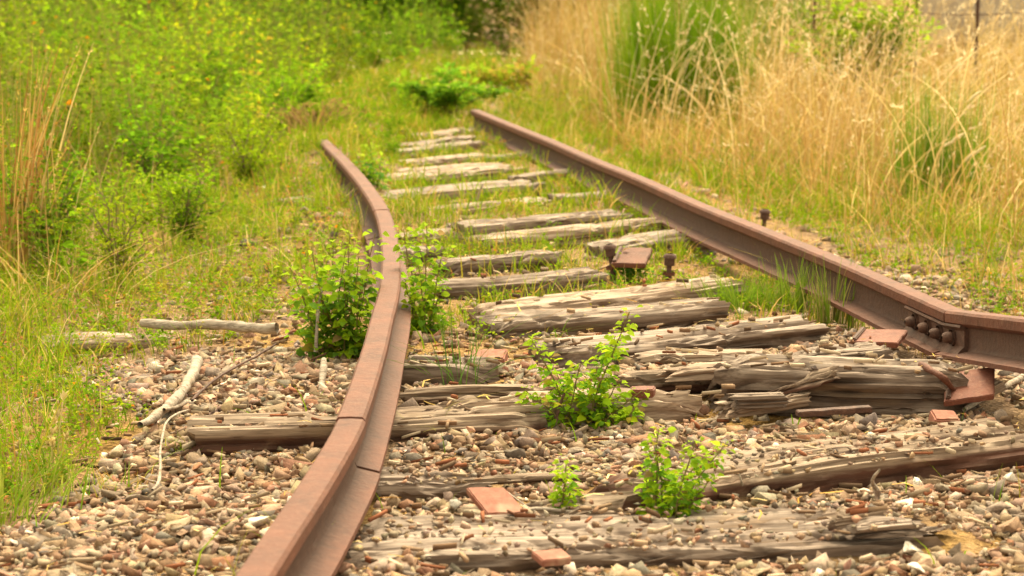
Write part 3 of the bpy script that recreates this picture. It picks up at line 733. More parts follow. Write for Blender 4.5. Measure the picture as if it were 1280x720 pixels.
def pick(r, n, cols, w=None, var=.12):
    cols = np.array(cols); w = None if w is None else np.array(w)/np.sum(w)
    return cols[r.choice(len(cols), n, p=w)]*np.clip(r.normal(1, var, (n,1)), .6, 1.5)
YG = [(.215,.33,.008),(.16,.29,.008),(.28,.36,.012),(.11,.23,.008),(.35,.31,.03)]
GR = [(.14,.26,.010),(.11,.20,.010),(.19,.30,.012)]
ST = [(.64,.43,.15),(.56,.34,.10),(.74,.55,.25),(.46,.25,.06),(.60,.46,.12)]
OR = [(.42,.20,.06),(.36,.17,.06)]

def zoned(n, y0, y1, r, dens, amp=20, m=.5):
    x, y = sample(n, y0, y1, r, m); px, py = jit(x, y, amp, 2.2)
    k = (r.random(n) < dens(px, py, x, y)); return x[k], y[k], px[k], py[k]
def base(x, y): return np.stack([x, y, H(x, y)-.005], 1)
P_WEED = [(-900,330),(0,345),(60,362),(150,352),(205,330),(250,272),(300,228),(350,195),(385,172),(430,135),(520,112),(560,90),(610,50),(610,-45),(-900,-45)]
P_LGR = [(-900,900),(-300,730),(0,645),(60,612),(120,565),(195,535),(150,490),(140,440),(250,425),(330,410),(400,380),(440,300),(420,250),(380,205),(340,200),(200,330),(0,340),(-900,330)]
P_TRK = [(455,435),(500,380),(490,290),(440,200),(420,165),(500,140),(590,135),(700,175),(900,265),(1075,380),(1085,412),(980,400),(800,430),(640,445)]
P_RST = [(600,128),(700,165),(860,228),(1000,285),(1090,330),(1190,345),(1290,400),(1900,500),(1900,300),(1280,280),(1000,230),(850,190),(640,100)]
P_DRY = [(600,40),(625,105),(660,125),(740,150),(790,185),(860,215),(960,255),(1080,290),(1280,318),(2000,360),(2000,-45),(600,-45)]
P_MID = [(440,140),(530,110),(600,60),(600,30),(700,60),(760,150),(700,165),(600,135),(500,150)]

# ---- short green grass everywhere it shows
r = np.random.default_rng(11); ga = Acc()
def dens_g(px, py, x, y):
    d = np.zeros(px.shape)
    d = np.where(inpoly(px, py, P_LGR), .5+.5*(px < 190)*(py > 330)*sm(-.5, .2, fbm(x*3, y*3, 2, 2)), d)
    d = np.where(inpoly(px, py, P_LGR) & (fbm(x*2.6, y*2.6, 12, 3) < -.2) & (px > 150), .14, d)
    tr = inpoly(px, py, P_TRK); d = np.where(tr, (.25+.75*sm(-.45, .2, fbm(x*3.2, y*3.2, 21, 3)))*sm(445, 405, py), d)
    d = np.where(inpoly(px, py, P_RST), .35+.6*sm(-.2, .5, fbm(x*2.6, y*2.6, 33, 3)), d)
    d = np.where(inpoly(px, py, P_PATCH), .12, d)
    d = np.where((d == 0) & (py < 330) & (px < 560), .8, d)
    d = np.where(inpoly(px, py, P_MID), .8, d)
    d = np.where(inpoly(px, py, P_WEED), .25, d)
    d = np.where(inpoly(px, py, P_DRY) & ~inpoly(px, py, P_RST), .3, d)
    d = np.where((px > 180) & (py > 440) & (py < 900) & (d == 0), .012, d)
    return d
x, y, px, py = zoned(340000, 3.0, 22, r, dens_g)
k = (on_tie(x, y) < 0) & ~((np.abs(x-XL(y)) < np.where(y > 7.5, .036, .055)) & (y < LP[-1,1])) & ~((np.abs(x-XR(y)) < .045) & (y > 4.9) & (y < RP[0,1])); x, y, px, py = x[k], y[k], px[k], py[k]; n = len(x)
inn = (x > XL(y)) & (x < XR(y))
h = np.where(inn, r.uniform(.03, .10, n)*np.where(y > 7.5, 1.35, 1), r.uniform(.04, .15, n)) * np.where(px < 120, 1.4, 1) * np.clip(.75+.9*fbm(x*5, y*5, 3, 2), .3, 1.9)
mixw = np.where(inn, .12, np.where(px < 420, .16, .22))[:, None]; isdry = r.random((n,1)) < mixw
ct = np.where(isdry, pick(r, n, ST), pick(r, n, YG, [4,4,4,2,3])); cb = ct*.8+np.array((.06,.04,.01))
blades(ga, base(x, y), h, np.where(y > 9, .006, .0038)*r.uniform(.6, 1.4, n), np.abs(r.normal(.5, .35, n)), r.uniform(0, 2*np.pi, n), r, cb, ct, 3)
tag(ga.build('grass', M_GRASS), 'short yellow green grass between sleepers and over the verges', kind='stuff')

# ---- tall dry grass on the right verge
r = np.random.default_rng(12); da = Acc()
def dens_d(px, py, x, y):
    d = np.where(inpoly(px, py, P_DRY), .9, 0.)
    d = np.where(inpoly(px, py, P_MID), .22, d)
    d = np.where(inpoly(px, py, P_DRY) & inpoly(px, py, P_RST), .3, d)
    d = np.where(inpoly(px, py, P_LGR) & (px < 160), .012, d)
    d = np.where((px > 760) & (px < 930) & (py > 120) & (py < 205), .10, d); d = np.where((px > 1115) & (px < 1225) & (py > 215) & (py < 300), .12, d)
    d = np.where((px > 660) & (px < 800) & (py > 60) & (py < 110), 1, d); d = np.where((px < 650) & (py < 130) & (px > 420), .25*d, d)
    d = np.where(inpoly(px, py, P_WEED), .03, d)
    return d
x, y, px, py = zoned(44000, 4.5, 26, r, dens_d, 26); n = len(x)
edge = sm(-10, 120, (XR(y)+.25 - x)*-1*260)
cl = np.clip(.75+.45*fbm(x*1.6, y*1.6, 7, 2), .35, 1.3)
h = r.uniform(.3, 1.1, n)*cl*np.clip(.35+.65*edge, .3, 1)
h = np.where(r.random(n) < .12, h*1.25, h)
h = np.where(px < 300, h*.55, h)
# thinner and lower where the wall shows above the grass
h = np.where((px > 1130) & (y > 9), h*.55, h)
h = np.where((px > 640) & (px < 800) & (y > 16), h*1.5, h)
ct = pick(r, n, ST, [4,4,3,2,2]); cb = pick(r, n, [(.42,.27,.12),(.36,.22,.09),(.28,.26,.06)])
az = r.normal(.35, 1.3, n)+np.where(r.random(n) < .25, np.pi, 0)
le = np.abs(r.normal(.34, .28, n)); le = np.where(r.random(n) < .12, r.uniform(.9, 1.8, n), le)
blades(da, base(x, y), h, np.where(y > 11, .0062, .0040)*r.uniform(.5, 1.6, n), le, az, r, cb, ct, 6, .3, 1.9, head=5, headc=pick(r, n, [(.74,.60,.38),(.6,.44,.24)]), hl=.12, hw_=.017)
x, y, px, py = zoned(2600, 6.5, 18, r, lambda a,b,c,d: np.where(inpoly(a, b, P_DRY) & (a > 700) & (b > 110), .8, np.where(inpoly(a, b, P_DRY), .3, 0)), 20); n = len(x)
blades(da, base(x, y), r.uniform(.55, 1.25, n), .0066*r.uniform(.6, 1.5, n), np.abs(r.normal(.6, .45, n)), r.normal(.2, 1.6, n), r, pick(r, n, ST), pick(r, n, [(.78,.62,.36),(.68,.5,.24)]), 7, .32, 2.0, head=12, headc=pick(r, n, [(.8,.66,.42),(.66,.5,.28)]), hl=.11, hw_=.02)
# basal straw: shorter, tangled
x, y, px, py = zoned(60000, 5, 22, r, lambda a,b,c,d: np.where(inpoly(a, b, P_DRY), .85, np.where(inpoly(a, b, P_MID), .3, np.where(inpoly(a,b,P_RST), .25, 0))), 26); n = len(x)
ct = pick(r, n, ST+OR, [4,4,2,3,2,1,1]); ye = r.random(n) < np.where(py > 200, .45, .22); ct[ye] = pick(r, ye.sum(), YG)
blades(da, base(x, y), r.uniform(.10, .42, n)*np.clip(.4+(x-XR(y))*.8, .35, 1), np.where(y > 10, .0055, .004), np.abs(r.normal(.8, .5, n)), r.uniform(0, 6.28, n), r, ct*.85, ct, 4, .45, 1.5)
tag(da.build('dry_grass', M_DRY), 'tall straw coloured dry grass on the verge beyond the long rail', kind='stuff')

# ---- straw litter lying on the ground
r = np.random.default_rng(13); sa = Acc()
x, y, px, py = zoned(15000, 3.0, 14, r, lambda a,b,c,d: np.where(b > 440, .25, .6)); n = len(x)
t = on_tie(x, y); k = ~on_rail(x, y, .05); x, y, t = x[k], y[k], t[k]; n = len(x)
z = np.where(t > 0, t+.004, H(x, y)+.014+r.uniform(0, .012, n)); L = r.uniform(.012, .07, n); a_ = r.uniform(0, 6.28, n); wd = r.uniform(.0012, .0042, n)
dd = np.stack([np.cos(a_)*L, np.sin(a_)*L, r.normal(0, .12, n)*L], 1); sd = np.stack([-np.sin(a_)*wd, np.cos(a_)*wd, r.normal(0,.4,n)*wd], 1)
c0 = np.stack([x, y, z], 1); mid = c0+dd*.5+sd*1.5+np.array([0,0,.003])
V = np.stack([c0-sd*.5, c0+sd*.5, mid+sd*.5, mid-sd*.5, c0+dd+sd*.3, c0+dd-sd*.3], 1)
Fq = np.array([(0,1,2,3),(3,2,4,5)])[None]+(np.arange(n)*6)[:, None, None]
sa.add(V.reshape(-1,3), Fq.reshape(-1,4), np.repeat(pick(r, n, ST+[(.25,.15,.09),(.42,.27,.18)], None, .2), 6, 0))
x, y, px, py = zoned(3600, 3.0, 7.5, r, lambda a,b,c,d: np.where(b > 430, .8, .3)); k = ~on_rail(x, y, .05); x, y = x[k], y[k]; n = len(x); t = on_tie(x, y)
z = np.where(t > 0, t+.005, H(x, y)+.012+r.uniform(0, .01, n)); L = r.uniform(.012, .055, n); a_ = r.normal(.1, .9, n); wd = r.uniform(.003, .008, n); th_ = r.uniform(.0015, .005, n)
dd = np.stack([np.cos(a_)*L, np.sin(a_)*L, r.normal(0, .15, n)*L], 1); sd = np.stack([-np.sin(a_)*wd, np.cos(a_)*wd, r.normal(0,.3,n)*wd], 1); ud = np.stack([0*x, 0*x, th_], 1)
c0 = np.stack([x, y, z], 1); q4 = [c0-sd*.6, c0+sd*.5, c0+dd+sd*.35, c0+dd-sd*.5]
V = np.stack([p_-ud for p_ in q4]+[p_+ud for p_ in q4], 1)
Fq = np.array([(0,3,2,1),(4,5,6,7),(0,1,5,4),(1,2,6,5),(2,3,7,6),(3,0,4,7)])[None]+(np.arange(n)*8)[:, None, None]
sa.add(V.reshape(-1,3), Fq.reshape(-1,4), np.repeat(pick(r, n, [(.40,.30,.21),(.22,.13,.08),(.30,.2,.13),(.48,.38,.28),(.28,.11,.06),(.14,.09,.06)], None, .2), 8, 0))
tag(sa.build('straw_litter', M_DRY), 'bits of straw, bark and dry leaf strewn over the stones', kind='stuff')

# ---- weeds on the left bank: leafy forbs
r = np.random.default_rng(14); ws, wl = Acc(), Acc()
x, y, px, py = zoned(15000, 5.2, 34, r, lambda a,b,c,d: np.where(inpoly(a, b, P_WEED), .9, 0.), 24, 1.2); n = len(x)
k = (y < 13) | (r.random(n) < .55); x, y, px, py = x[k], y[k], px[k], py[k]; n = len(x); l = XL(y)-x
dedge = np.clip((365-py)/60, 0, 1)*np.clip(l/1.4, .3, 1)
h = (.19+.62*dedge)*r.uniform(.6, 1.15, n)*np.clip(.9+.8*fbm(x*1.1, y*1.1, 8, 2), .4, 1.7)
h = np.where((px > 400) & (y > 10) & (y < 17), h*.42, h); h = np.where((px > 400) & (y > 17), h*1.5, h); h = np.where((y > 14) & (px < 420), h*1.45, h)
kind = fbm(x*1.4, y*1.4, 44, 2)+r.normal(0, .25, n)
lc = np.where((kind > .1)[:, None], pick(r, n, YG, [4,5,3,3,1]), pick(r, n, GR+YG[:2], [3,2,3,3,3]))
lc = lc*np.clip(1+.55*fbm(x*1.3+3, y*1.3, 91, 2), .5, 1.5)[:, None]*np.stack([1+.25*fbm(x*.9, y*.9, 55, 2), np.ones(n), np.ones(n)], 1)
for lo, hi, ls, nl, asp in ((0, 9.5, .020, 72, .62), (9.5, 14, .028, 54, .6), (14, 30, .042, 40, .6)):
    q = (y >= lo) & (y < hi); stc = pick(r, q.sum(), [(.20,.22,.05),(.28,.2,.09)])
    forbs(ws, wl, base(x, y)[q], h[q], nl, ls, r, lc[q], stc, .2, .28, asp, 4, .004)
q = (r.random(n) < .30) & (fbm(x*1.1, y*1.1, 66, 2) > -.1); P2 = base(x, y)[q]+np.stack([r.normal(0,.05,q.sum())]*2+[np.zeros(q.sum())], 1)
forbs(ws, wl, P2, h[q]*r.uniform(.7, 1.1, q.sum()), 22, np.where(y[q] > 11, .062, .045).repeat(4).repeat(5), r, pick(r, q.sum(), [(.16,.30,.010),(.22,.35,.010),(.11,.22,.010),(.29,.36,.015)]), pick(r, q.sum(), [(.20,.22,.05)]), .16, .3, .66, 4, .005)
# broad weeds in the middle background and by the left rail inside
x, y, px, py = zoned(7000, 7.5, 24, r, lambda a,b,c,d: np.where(inpoly(a, b, P_MID), .5, np.where(inpoly(a, b, [(452,232),(425,195),(395,185),(375,160),(520,135),(530,165),(512,215)]), 1., 0)), 12); n = len(x)
k = ~on_rail(x, y, .04); x, y = x[k], y[k]; n = len(x)
forbs(ws, wl, base(x, y), np.where(y > 14, .24, .17)*r.uniform(.4, 1.2, n), 36, .022, r, pick(r, n, YG), pick(r, n, [(.22,.24,.04)]), .25, .3, .6, 3, .003)
# small weeds between the sleepers and at the feet of the rails
x, y, px, py = zoned(30000, 4.0, 16, r, lambda a,b,c,d: np.where(inpoly(a, b, P_TRK), .5*(fbm(c*4, d*4, 77, 2) > -.15), np.where(inpoly(a, b, P_LGR), .75, np.where(inpoly(a,b,P_RST),.35,0))), 16)
k = (on_tie(x, y) < 0) & ~on_rail(x, y, .05); x, y = x[k], y[k]; n = len(x)
forbs(ws, wl, base(x, y), r.uniform(.03, .10, n)*np.where(PX(x, y)[0] < 420, 1.25, 1), 18, .013, r, pick(r, n, YG+OR, [4,4,3,3,3,.6,.4]), pick(r, n, [(.25,.22,.05)]), .3, .5, .6, 3, .002)
wt = tag(wl.build('weeds', M_LEAF), 'dense bright green leafy weeds on the bank beside the track', kind='stuff')
tag(ws.build('stems', M_GRASS, parent=wt), kind='stuff')

# ---- grassy stalks through the left bank
r = np.random.default_rng(15); la = Acc()
x, y, px, py = zoned(26000, 5.0, 24, r, lambda a,b,c,d: np.where(inpoly(a, b, P_WEED), np.where(a < 150, .9, .45), np.where(inpoly(a,b,P_LGR) & (a < 150), .4, 0)), 24, 1.2); n = len(x)
dr = r.random(n) < np.where(px < 120, .28, .16); ct = pick(r, n, YG); ct[dr] = pick(r, dr.sum(), ST+OR)
hh = r.uniform(.12, .72, n)*np.where(py > 400, .6, 1)*np.clip((XL(y)-x)/1.4, .3, 1)*np.where(py > 340, .6, 1)
blades(la, base(x, y), hh, np.where(y > 10, .005, .0034), np.abs(r.normal(.45, .35, n)), r.uniform(0, 6.28, n), r, ct*.8, ct, 5, .35, 1.8, head=0)
tag(la.build('tall_grass', M_GRASS), 'green and straw blades growing up through the weeds', kind='stuff')

# ------------------------------------------------------------------ individual plants
def plant_root(name, px, py, label, cat, group=None, z=0.0):
    g = G(px, py, z); return empty(name, (g[0], g[1], float(H(g[0], g[1]))), label, cat, group)
def seedling(px, py, stems, label, lsize=.024, seed=0, cols=None, dens=26, name='seedling', cat='seedling', group='leafy seedlings growing in the ballast'):
    """stems: list of (dx_px, height_px, lean_px) seen from the track"""
    r = np.random.default_rng(seed); e = plant_root(name, px, py, label, cat, group)
    b = np.array(e.location); dist = b[1]; ppm = F/(dist*1.0)
    sa_, la_ = Acc(), Acc(); cols = [tuple(np.array(q)*np.array([1.75,1.45,.8])) for q in (cols or [(.13,.27,.02),(.17,.32,.025),(.09,.22,.03),(.22,.34,.02)])]
    for dx, hp, lp in stems:
        x0, hgt, ln = dx/ppm, hp/ppm, lp/ppm
        dy = r.uniform(-.04, .04); t = np.linspace(0, 1, 9)
        Pth = np.stack([x0+ln*t**1.5, dy+r.uniform(-.05,.05)*t, hgt*t-.01], 1)
        Pth[:, 0] += .004*fbm(t*4, dx*.1, seed, 2)
        tubes(sa_, Pth, np.linspace(.0026, .0012, 9), 5, (.22,.19,.06))
        m_ = max(8, int(1.25*dens*hgt/.12)); lsz = lsize*1.3; s = np.sort(r.uniform(.05, 1, m_)); s[-3:] = 1
        C = np.stack([np.interp(s, t, Pth[:, q]) for q in range(3)], 1)
        a_ = np.arange(m_)*2.4+r.normal(0, .3, m_); el = r.normal(.15, .3, m_)
        D = np.stack([np.cos(a_)*np.cos(el), np.sin(a_)*np.cos(el), np.sin(el)], 1)
        C = C + D*lsz*r.uniform(.1, .9, (m_,1))
        col = pick(r, m_, cols, None, .14); col[s > .8] = pick(r, (s > .8).sum(), [(.30,.42,.025)]); q_ = r.random(m_) < .05; col[q_] = pick(r, q_.sum(), [(.42,.34,.05),(.3,.2,.08)])
        leaves(la_, C, D+np.array([0,0,-.15]), lsz*r.uniform(.4, 1.25, m_)*(1.05-.35*s), r, col, .72, .14, .2)
    fix(sa_.build('stem', M_GRASS, smooth=True, parent=e)); la_.build('leaves', M_LEAF, parent=e)
    return e
seedling(828,664,[(-8,118,4),(2,90,-10),(14,112,24),(6,78,44),(18,100,60),(-14,60,-6),(26,60,38)], 'upright bright green seedling rooted in the near gravel with a side shoot', .019, 1, dens=62)
seedling(704,655,[(-2,84,4),(4,60,-6),(2,40,8)], 'smallest slender seedling right of the red tile fragment', .017, 2, dens=60)
seedling(708,538,[(-2,60,-50),(2,118,-46),(8,70,-20),(0,90,20),(20,120,44),(30,158,50),(36,60,30),(46,50,50),(10,45,70),(60,40,36),(-12,36,-40),(70,36,20),(20,40,10),(44,30,10)], 'bushiest light green seedling sprawling over sleeper and gravel in mid track', .022, 3, dens=60)
seedling(432,446,[(-20,110,-28),(-34,90,-20),(-10,150,-8),(0,168,10),(8,140,12),(10,120,14),(-4,100,-30),(14,90,6),(-26,60,-26),(16,60,4),(-14,150,16),(2,120,2),(-40,50,-26),(12,165,26),(-30,130,-34),(-22,150,-20)], 'large leafy seedling clump crowding the outer side of the bent rail', .030, 4, cols=[(.15,.29,.02),(.12,.25,.03),(.19,.33,.02),(.08,.19,.04)], dens=25)
seedling(528,420,[(-8,130,-16),(2,140,6),(10,110,20),(4,90,-6),(-10,70,-10),(14,60,10),(-4,40,0)], 'narrow leafy seedling on the inner side of the bent rail', .026, 5, dens=30)
seedling(468,262,[(0,60,-6),(-8,48,-16),(4,40,6)], 'small shoot of leaves over the rail above the large clump', .030, 6, cols=[(.07,.19,.05),(.14,.28,.02)], dens=30)
seedling(785,362,[(-6,40,-10),(4,34,10),(10,28,20)], 'low dark green plant in front of the rusty plate between bolts', .028, 7, cols=[(.05,.17,.03),(.09,.22,.02)], dens=40)

def tuft(px, py, n, hpx, wpx, cols, label, name, cat, seed, lean=.18, bw=.004, mat=M_GRASS, spread_y=.06, head=0, depth=1.0, headc=None, drooped=0.0, part='blades', k=1.6):
    r = np.random.default_rng(seed); e = plant_root(name, px, py, label, cat)
    b = np.array(e.location); ppm = F/b[1]; W_, Hh = wpx/ppm, hpx/ppm
    P = np.stack([r.normal(0, W_*.22, n), r.normal(0, spread_y, n), np.full(n, -.01)], 1)
    az = np.where(P[:,0] >= 0, 0, np.pi)+r.normal(0, .9, n); le = np.abs(r.normal(lean, lean*.6, n))
    if drooped: q = r.random(n) < drooped; le = np.where(q, r.uniform(.8, 2.2, n), le)
    ct = pick(r, n, cols, None, .15); a = Acc()
    blades(a, P, Hh*r.uniform(.45, 1.05, n), bw*r.uniform(.6, 1.3, n), le, az, r, ct*.9, ct, 6, .3, k, head=head, headc=None if headc is None else pick(r, n, headc), hl=.1, hw_=.014)
    tag(a.build(part, mat, parent=e), kind='stuff'); return e
BR = [(.16,.30,.012),(.22,.36,.015),(.11,.22,.010),(.29,.38,.02)]
tuft(848,152,2600,200,165,BR,'dense green broom bush with upright rods in the dry grass','broom_bush','bush',21,.13,.0055,spread_y=.2,part='rods',k=1.3)
tuft(978,120,1300,150,100,[(.08,.19,.012),(.11,.24,.015),(.06,.14,.010)],'darker broom bush standing behind the dry grass, right of the brighter one','broom_bush','bush',22,.14,.006,spread_y=.2,part='rods',k=1.3)
RUSH = tuft(1172,240,420,165,120,[(.17,.32,.02),(.13,.26,.02),(.28,.36,.04)],'green rush clump with pale seed spikes among straw grass','rush','rush',23,.09,.0045,spread_y=.05,k=1.2)
tuft(578,492,60,125,60,[(.10,.19,.035),(.13,.22,.03),(.08,.15,.03)],'dark green rush tuft with drooping stems beside the bent rail','rush','rush',24,.22,.0028,drooped=.3)
tuft(1040,412,150,100,90,[(.20,.28,.03),(.16,.25,.02),(.32,.27,.09)],'grass tuft with straw base leaning on the long rail near the joint','grass_tuft','grass tuft',25,.18,.0036,spread_y=.03)
tuft(990,392,110,80,60,[(.20,.29,.03),(.15,.25,.02)],'slim green grass tuft left of the straw based one against the long rail','grass_tuft','grass tuft',26,.18,.0034,spread_y=.03)
tuft(925,392,420,50,110,[(.20,.30,.03),(.16,.27,.02),(.24,.31,.03)],'low lush grass tuft at the right sleeper ends','grass_tuft','grass tuft',27,.4,.0036,spread_y=.06)
tuft(1160,448,40,62,40,ST,'dry straw tuft in front of the bolted joint','grass_tuft','grass tuft',28,.5,.0025,M_DRY,.02)
tuft(394,194,150,46,60,[(.34,.2,.10),(.28,.15,.07),(.42,.28,.12),(.3,.3,.04)],'withered brown fern clump where the rail end disappears','fern_clump','fern',29,.7,.010,M_DRY,.06,head=8)
tuft(520,545,26,70,60,[(.3,.32,.06),(.42,.36,.12)],'few thin yellow stems crossing the near rail base','grass_tuft','grass tuft',30,.9,.002,drooped=.5)
tuft(330,545,24,26,40,YG,'tiny grass tuft against the dark brown sleeper end','grass_tuft','grass tuft',31,.6,.003)
tuft(10,330,190,320,110,ST+OR,'tall dry reddish stalks rising at the left edge of the weeds','dry_stalks','stalks',32,.22,.006,M_DRY,.09,head=3)
tuft(60,372,60,180,220,ST,'straw stalks arching sideways out of the weeds near the left edge','dry_stalks','stalks',33,1.0,.0035,M_DRY,.1,drooped=.4)
tuft(10,610,300,90,260,[(.22,.33,.03),(.18,.30,.02),(.3,.33,.05)],'fresh green grass tuft at the left frame edge beside gravel','grass_tuft','grass tuft',34,.45,.004,spread_y=.12)
tuft(65,575,12,120,40,[(.46,.38,.14),(.5,.42,.2)],'pale seed heads nodding over the left grass','seed_heads','grass tuft',35,.3,.003,M_DRY,.08,head=26,headc=[(.55,.44,.2)])

tuft(372,708,46,80,70,YG+[(.4,.36,.1)],'thin yellow green tuft hugging the outer side of the near rail','grass_tuft','grass tuft',36,.5,.002)
tuft(240,560,60,34,60,YG,'small grass tuft in gravel between the thin curved twig and the dark sleeper','grass_tuft','grass tuft',37,.6,.0025,spread_y=.02)
tuft(140,600,90,40,120,YG+ST,'low mixed grass tuft at the gravel edge beside the fresh green one','grass_tuft','grass tuft',38,.6,.0026)
# pale seed spikes of the rush clump and foxtail heads near the rail
for x_, z_, a_ in ((.10,.50,.8),(.02,.30,.7),(.09,.20,.9),(.13,.23,.8),(-.03,.27,.6)):
    a = Acc(); d_ = np.array([math.cos(a_), 0, math.sin(a_)]); c_ = np.array([x_, -.17, z_]); t_ = np.linspace(0, 1, 9)[:, None]
    tubes(a, c_+d_*.095*t_+np.array([0,0,-.015])*t_**2, .0075*np.sin(np.pi*np.clip(t_[:,0], .04, .97))**.6, 7, (.72,.62,.38))
    st = catmull(np.array([[x_*.3, -.05, -.01],[x_*.7, -.12, z_*.6],[x_, -.17, z_]]), .03); tubes(a, st, .0015, 4, (.4,.4,.12))
    fix(a.build('seed_spike', M_DRY, smooth=True, parent=RUSH))
def shrub(px, py, hpx, wpx, n, lsize, cols, label, name, cat, seed, trunk=True, depth=.35, group=None, arch=.5, low=.18):
    r = np.random.default_rng(seed); e = plant_root(name, px, py, label, cat, group)
    b = np.array(e.location); ppm = F/b[1]; W_, Hh = wpx/ppm/2, hpx/ppm
    sa_, la_ = Acc(), Acc(); ns = max(7, n//110)
    if low == 0: ns *= 3
    for s_ in range(ns):
        a_ = r.uniform(0, 6.28); rr = math.sqrt(r.random()); hx = r.uniform(.25 if low == 0 else .55, 1.05)*Hh
        tipx, tipy = math.cos(a_)*rr*W_, math.sin(a_)*rr*min(W_, depth)
        t = np.linspace(0, 1, 8); hz = hx*(t - arch*.35*t**3*rr) 
        Pth = np.stack([tipx*t**1.2, tipy*t**1.2, hz], 1)+.02*np.stack([fbm(t*4, s_, q, 2) for q in (0,3,6)], 1)*t[:, None]
        tubes(sa_, Pth, np.linspace(.009 if low else .003, .0015, 8)*max(1, Hh), 5, (.16,.11,.06))
        m_ = n//ns; s = r.uniform(low, 1, m_)**.7; C = np.stack([np.interp(s, t, Pth[:, q]) for q in range(3)], 1)
        D = r.normal(size=(m_,3)); D[:,2] = np.abs(D[:,2])*.4-.1; D /= np.linalg.norm(D, axis=1)[:, None]
        C = C + D*r.uniform(0, .16, (m_,1))*max(.35, W_*1.2)
        tone = r.uniform(.75, 1.25)
        leaves(la_, C, D, lsize*r.uniform(.6, 1.3, m_), r, pick(r, m_, cols, None, .15)*tone, .6)
    fix(sa_.build('stem', M_BARKS, smooth=True, parent=e)); la_.build('leaves', M_LEAF, parent=e); return e
m, nt, out = newmat('stem_material'); at = N(nt, 'ShaderNodeVertexColor'); at.layer_name = 'Col'
p = N(nt, 'ShaderNodeBsdfPrincipled', Roughness=.8); nt.links.new(at.outputs[0], p.inputs['Base Color']); nt.links.new(p.outputs[0], out.inputs[0]); M_BARKS = m
shrub(562,160,58,150,1000,.055,[(.20,.36,.02),(.26,.40,.02),(.13,.27,.02)],'low bramble clump over the far end of the sleepers','bramble','bramble',41)
shrub(398,186,34,70,420,.04,[(.24,.34,.01),(.17,.28,.01),(.3,.2,.06)],'small weedy bramble covering the far tip of the bending rail','bramble','bramble',44)
shrub(640,128,44,160,700,.055,[(.24,.36,.02),(.3,.36,.02),(.4,.26,.05)],'low yellowing bramble clump right behind the rail end','bramble','bramble',42)
shrub(1080,150,175,190,3600,.05,[(.30,.42,.02),(.24,.38,.02),(.36,.42,.03)],'bright leafy shrub standing in dry grass before the wall','shrub','shrub',43)
for i_, (px_, py_, hp_, wp_, n_, ls_, c_, lab) in enumerate([
    (560,62,130,190,1700,.085,[(.16,.32,.012),(.22,.38,.015),(.11,.24,.01)],'dark green shrub at the far end of the track'),
    (430,66,150,170,3000,.07,[(.14,.30,.012),(.2,.36,.015),(.1,.22,.012)],'broad green shrub left of the darkest one at the far end'),
    (300,70,160,190,3000,.075,[(.18,.35,.012),(.24,.40,.015)],'fresh green shrub above the middle of the left weeds'),
    (160,74,160,200,3000,.075,[(.2,.36,.015),(.15,.3,.012),(.28,.38,.02)],'yellow green shrub behind the left weeds'),
    (20,78,170,210,3000,.075,[(.18,.33,.015),(.14,.28,.012)],'green shrub behind the tall dry stalks'),
    (700,60,110,160,1400,.06,[(.28,.24,.06),(.2,.22,.03),(.16,.12,.05)],'brownish thin shrub behind the far dry grass'),
    (900,62,120,200,2200,.07,[(.09,.17,.02),(.14,.2,.03)],'dull green shrub between and behind the two broom bushes')]):
    shrub(px_, py_, hp_, wp_, n_, ls_, c_, lab, 'shrub', 'shrub', 50+i_, depth=1.2)

r = np.random.default_rng(71); ha = Acc()
n = 150000; x = r.uniform(-11, 11, n); y = r.uniform(25, 31, n); top = 2.3+.7*fbm(x*.6, y*.3, 2, 3); z = r.random(n)**.8*top
dn = fbm(x*1.3, y*1.3, z*1.3, 3); k = (dn > -.7) & ~((x > 3.3) & (y < 27)); x, y, z = x[k], y[k], z[k]; n = len(x)
D = r.normal(size=(n,3)); D[:,2] *= .5
dryb = sm(-1.2, .6, x+.6*fbm(x, y, 0, 2)+r.normal(0, .4, n))[:, None]
cH = pick(r, n, [(.12,.28,.012),(.18,.36,.015),(.08,.18,.01),(.26,.38,.02)])*(1-dryb)+pick(r, n, [(.22,.17,.05),(.16,.18,.03),(.27,.2,.07),(.14,.2,.02)])*dryb
leaves(ha, np.stack([x, y, H(x, y)+z], 1), D, .10*r.uniform(.5, 1.3, n), r, cH, .55)
tag(ha.build('far_undergrowth', M_LEAF), 'dense leafy thicket closing off the view behind the track', kind='stuff')

for i_, (px_, py_, hp_, wp_, n_, ls_, c_, lab) in enumerate([
    (150,345,150,120,900,.020,[(.26,.36,.01),(.2,.31,.01),(.33,.38,.015)],'lime green fine leaved weed bush where the left bank meets the gravel'),
    (232,300,130,110,800,.024,[(.17,.30,.01),(.23,.35,.01),(.13,.24,.01)],'mid green weed bush right of the lime fine leaved one'),
    (60,330,190,130,900,.030,[(.12,.25,.01),(.17,.30,.01),(.3,.33,.02)],'darker coarse leaved weed bush beside the reddish dry stalks'),
    (310,240,110,110,800,.026,[(.28,.37,.01),(.22,.33,.01)],'yellowish weed bush on the bank level with the leafy rail bend'),
    (190,240,150,140,900,.040,[(.14,.29,.01),(.2,.35,.01),(.11,.22,.01)],'large leaved weed bush in the middle of the left bank'),
    (90,210,170,150,900,.034,[(.24,.35,.01),(.31,.38,.015),(.18,.29,.01)],'bright arching weed bush high on the left bank'),
    (360,175,120,120,800,.036,[(.16,.32,.01),(.23,.37,.01)],'fresh green weed bush just behind the withered fern clump'),
    (270,150,140,150,900,.05,[(.20,.35,.01),(.13,.26,.01),(.29,.38,.015)],'broad mixed green weed bush towards the back of the left bank')]):
    shrub(px_, py_, hp_, wp_, n_, ls_, c_, lab, 'weed_bush', 'weed', 70+i_, depth=.4, group='leafy weed bushes on the left bank', arch=1.1, low=.0)

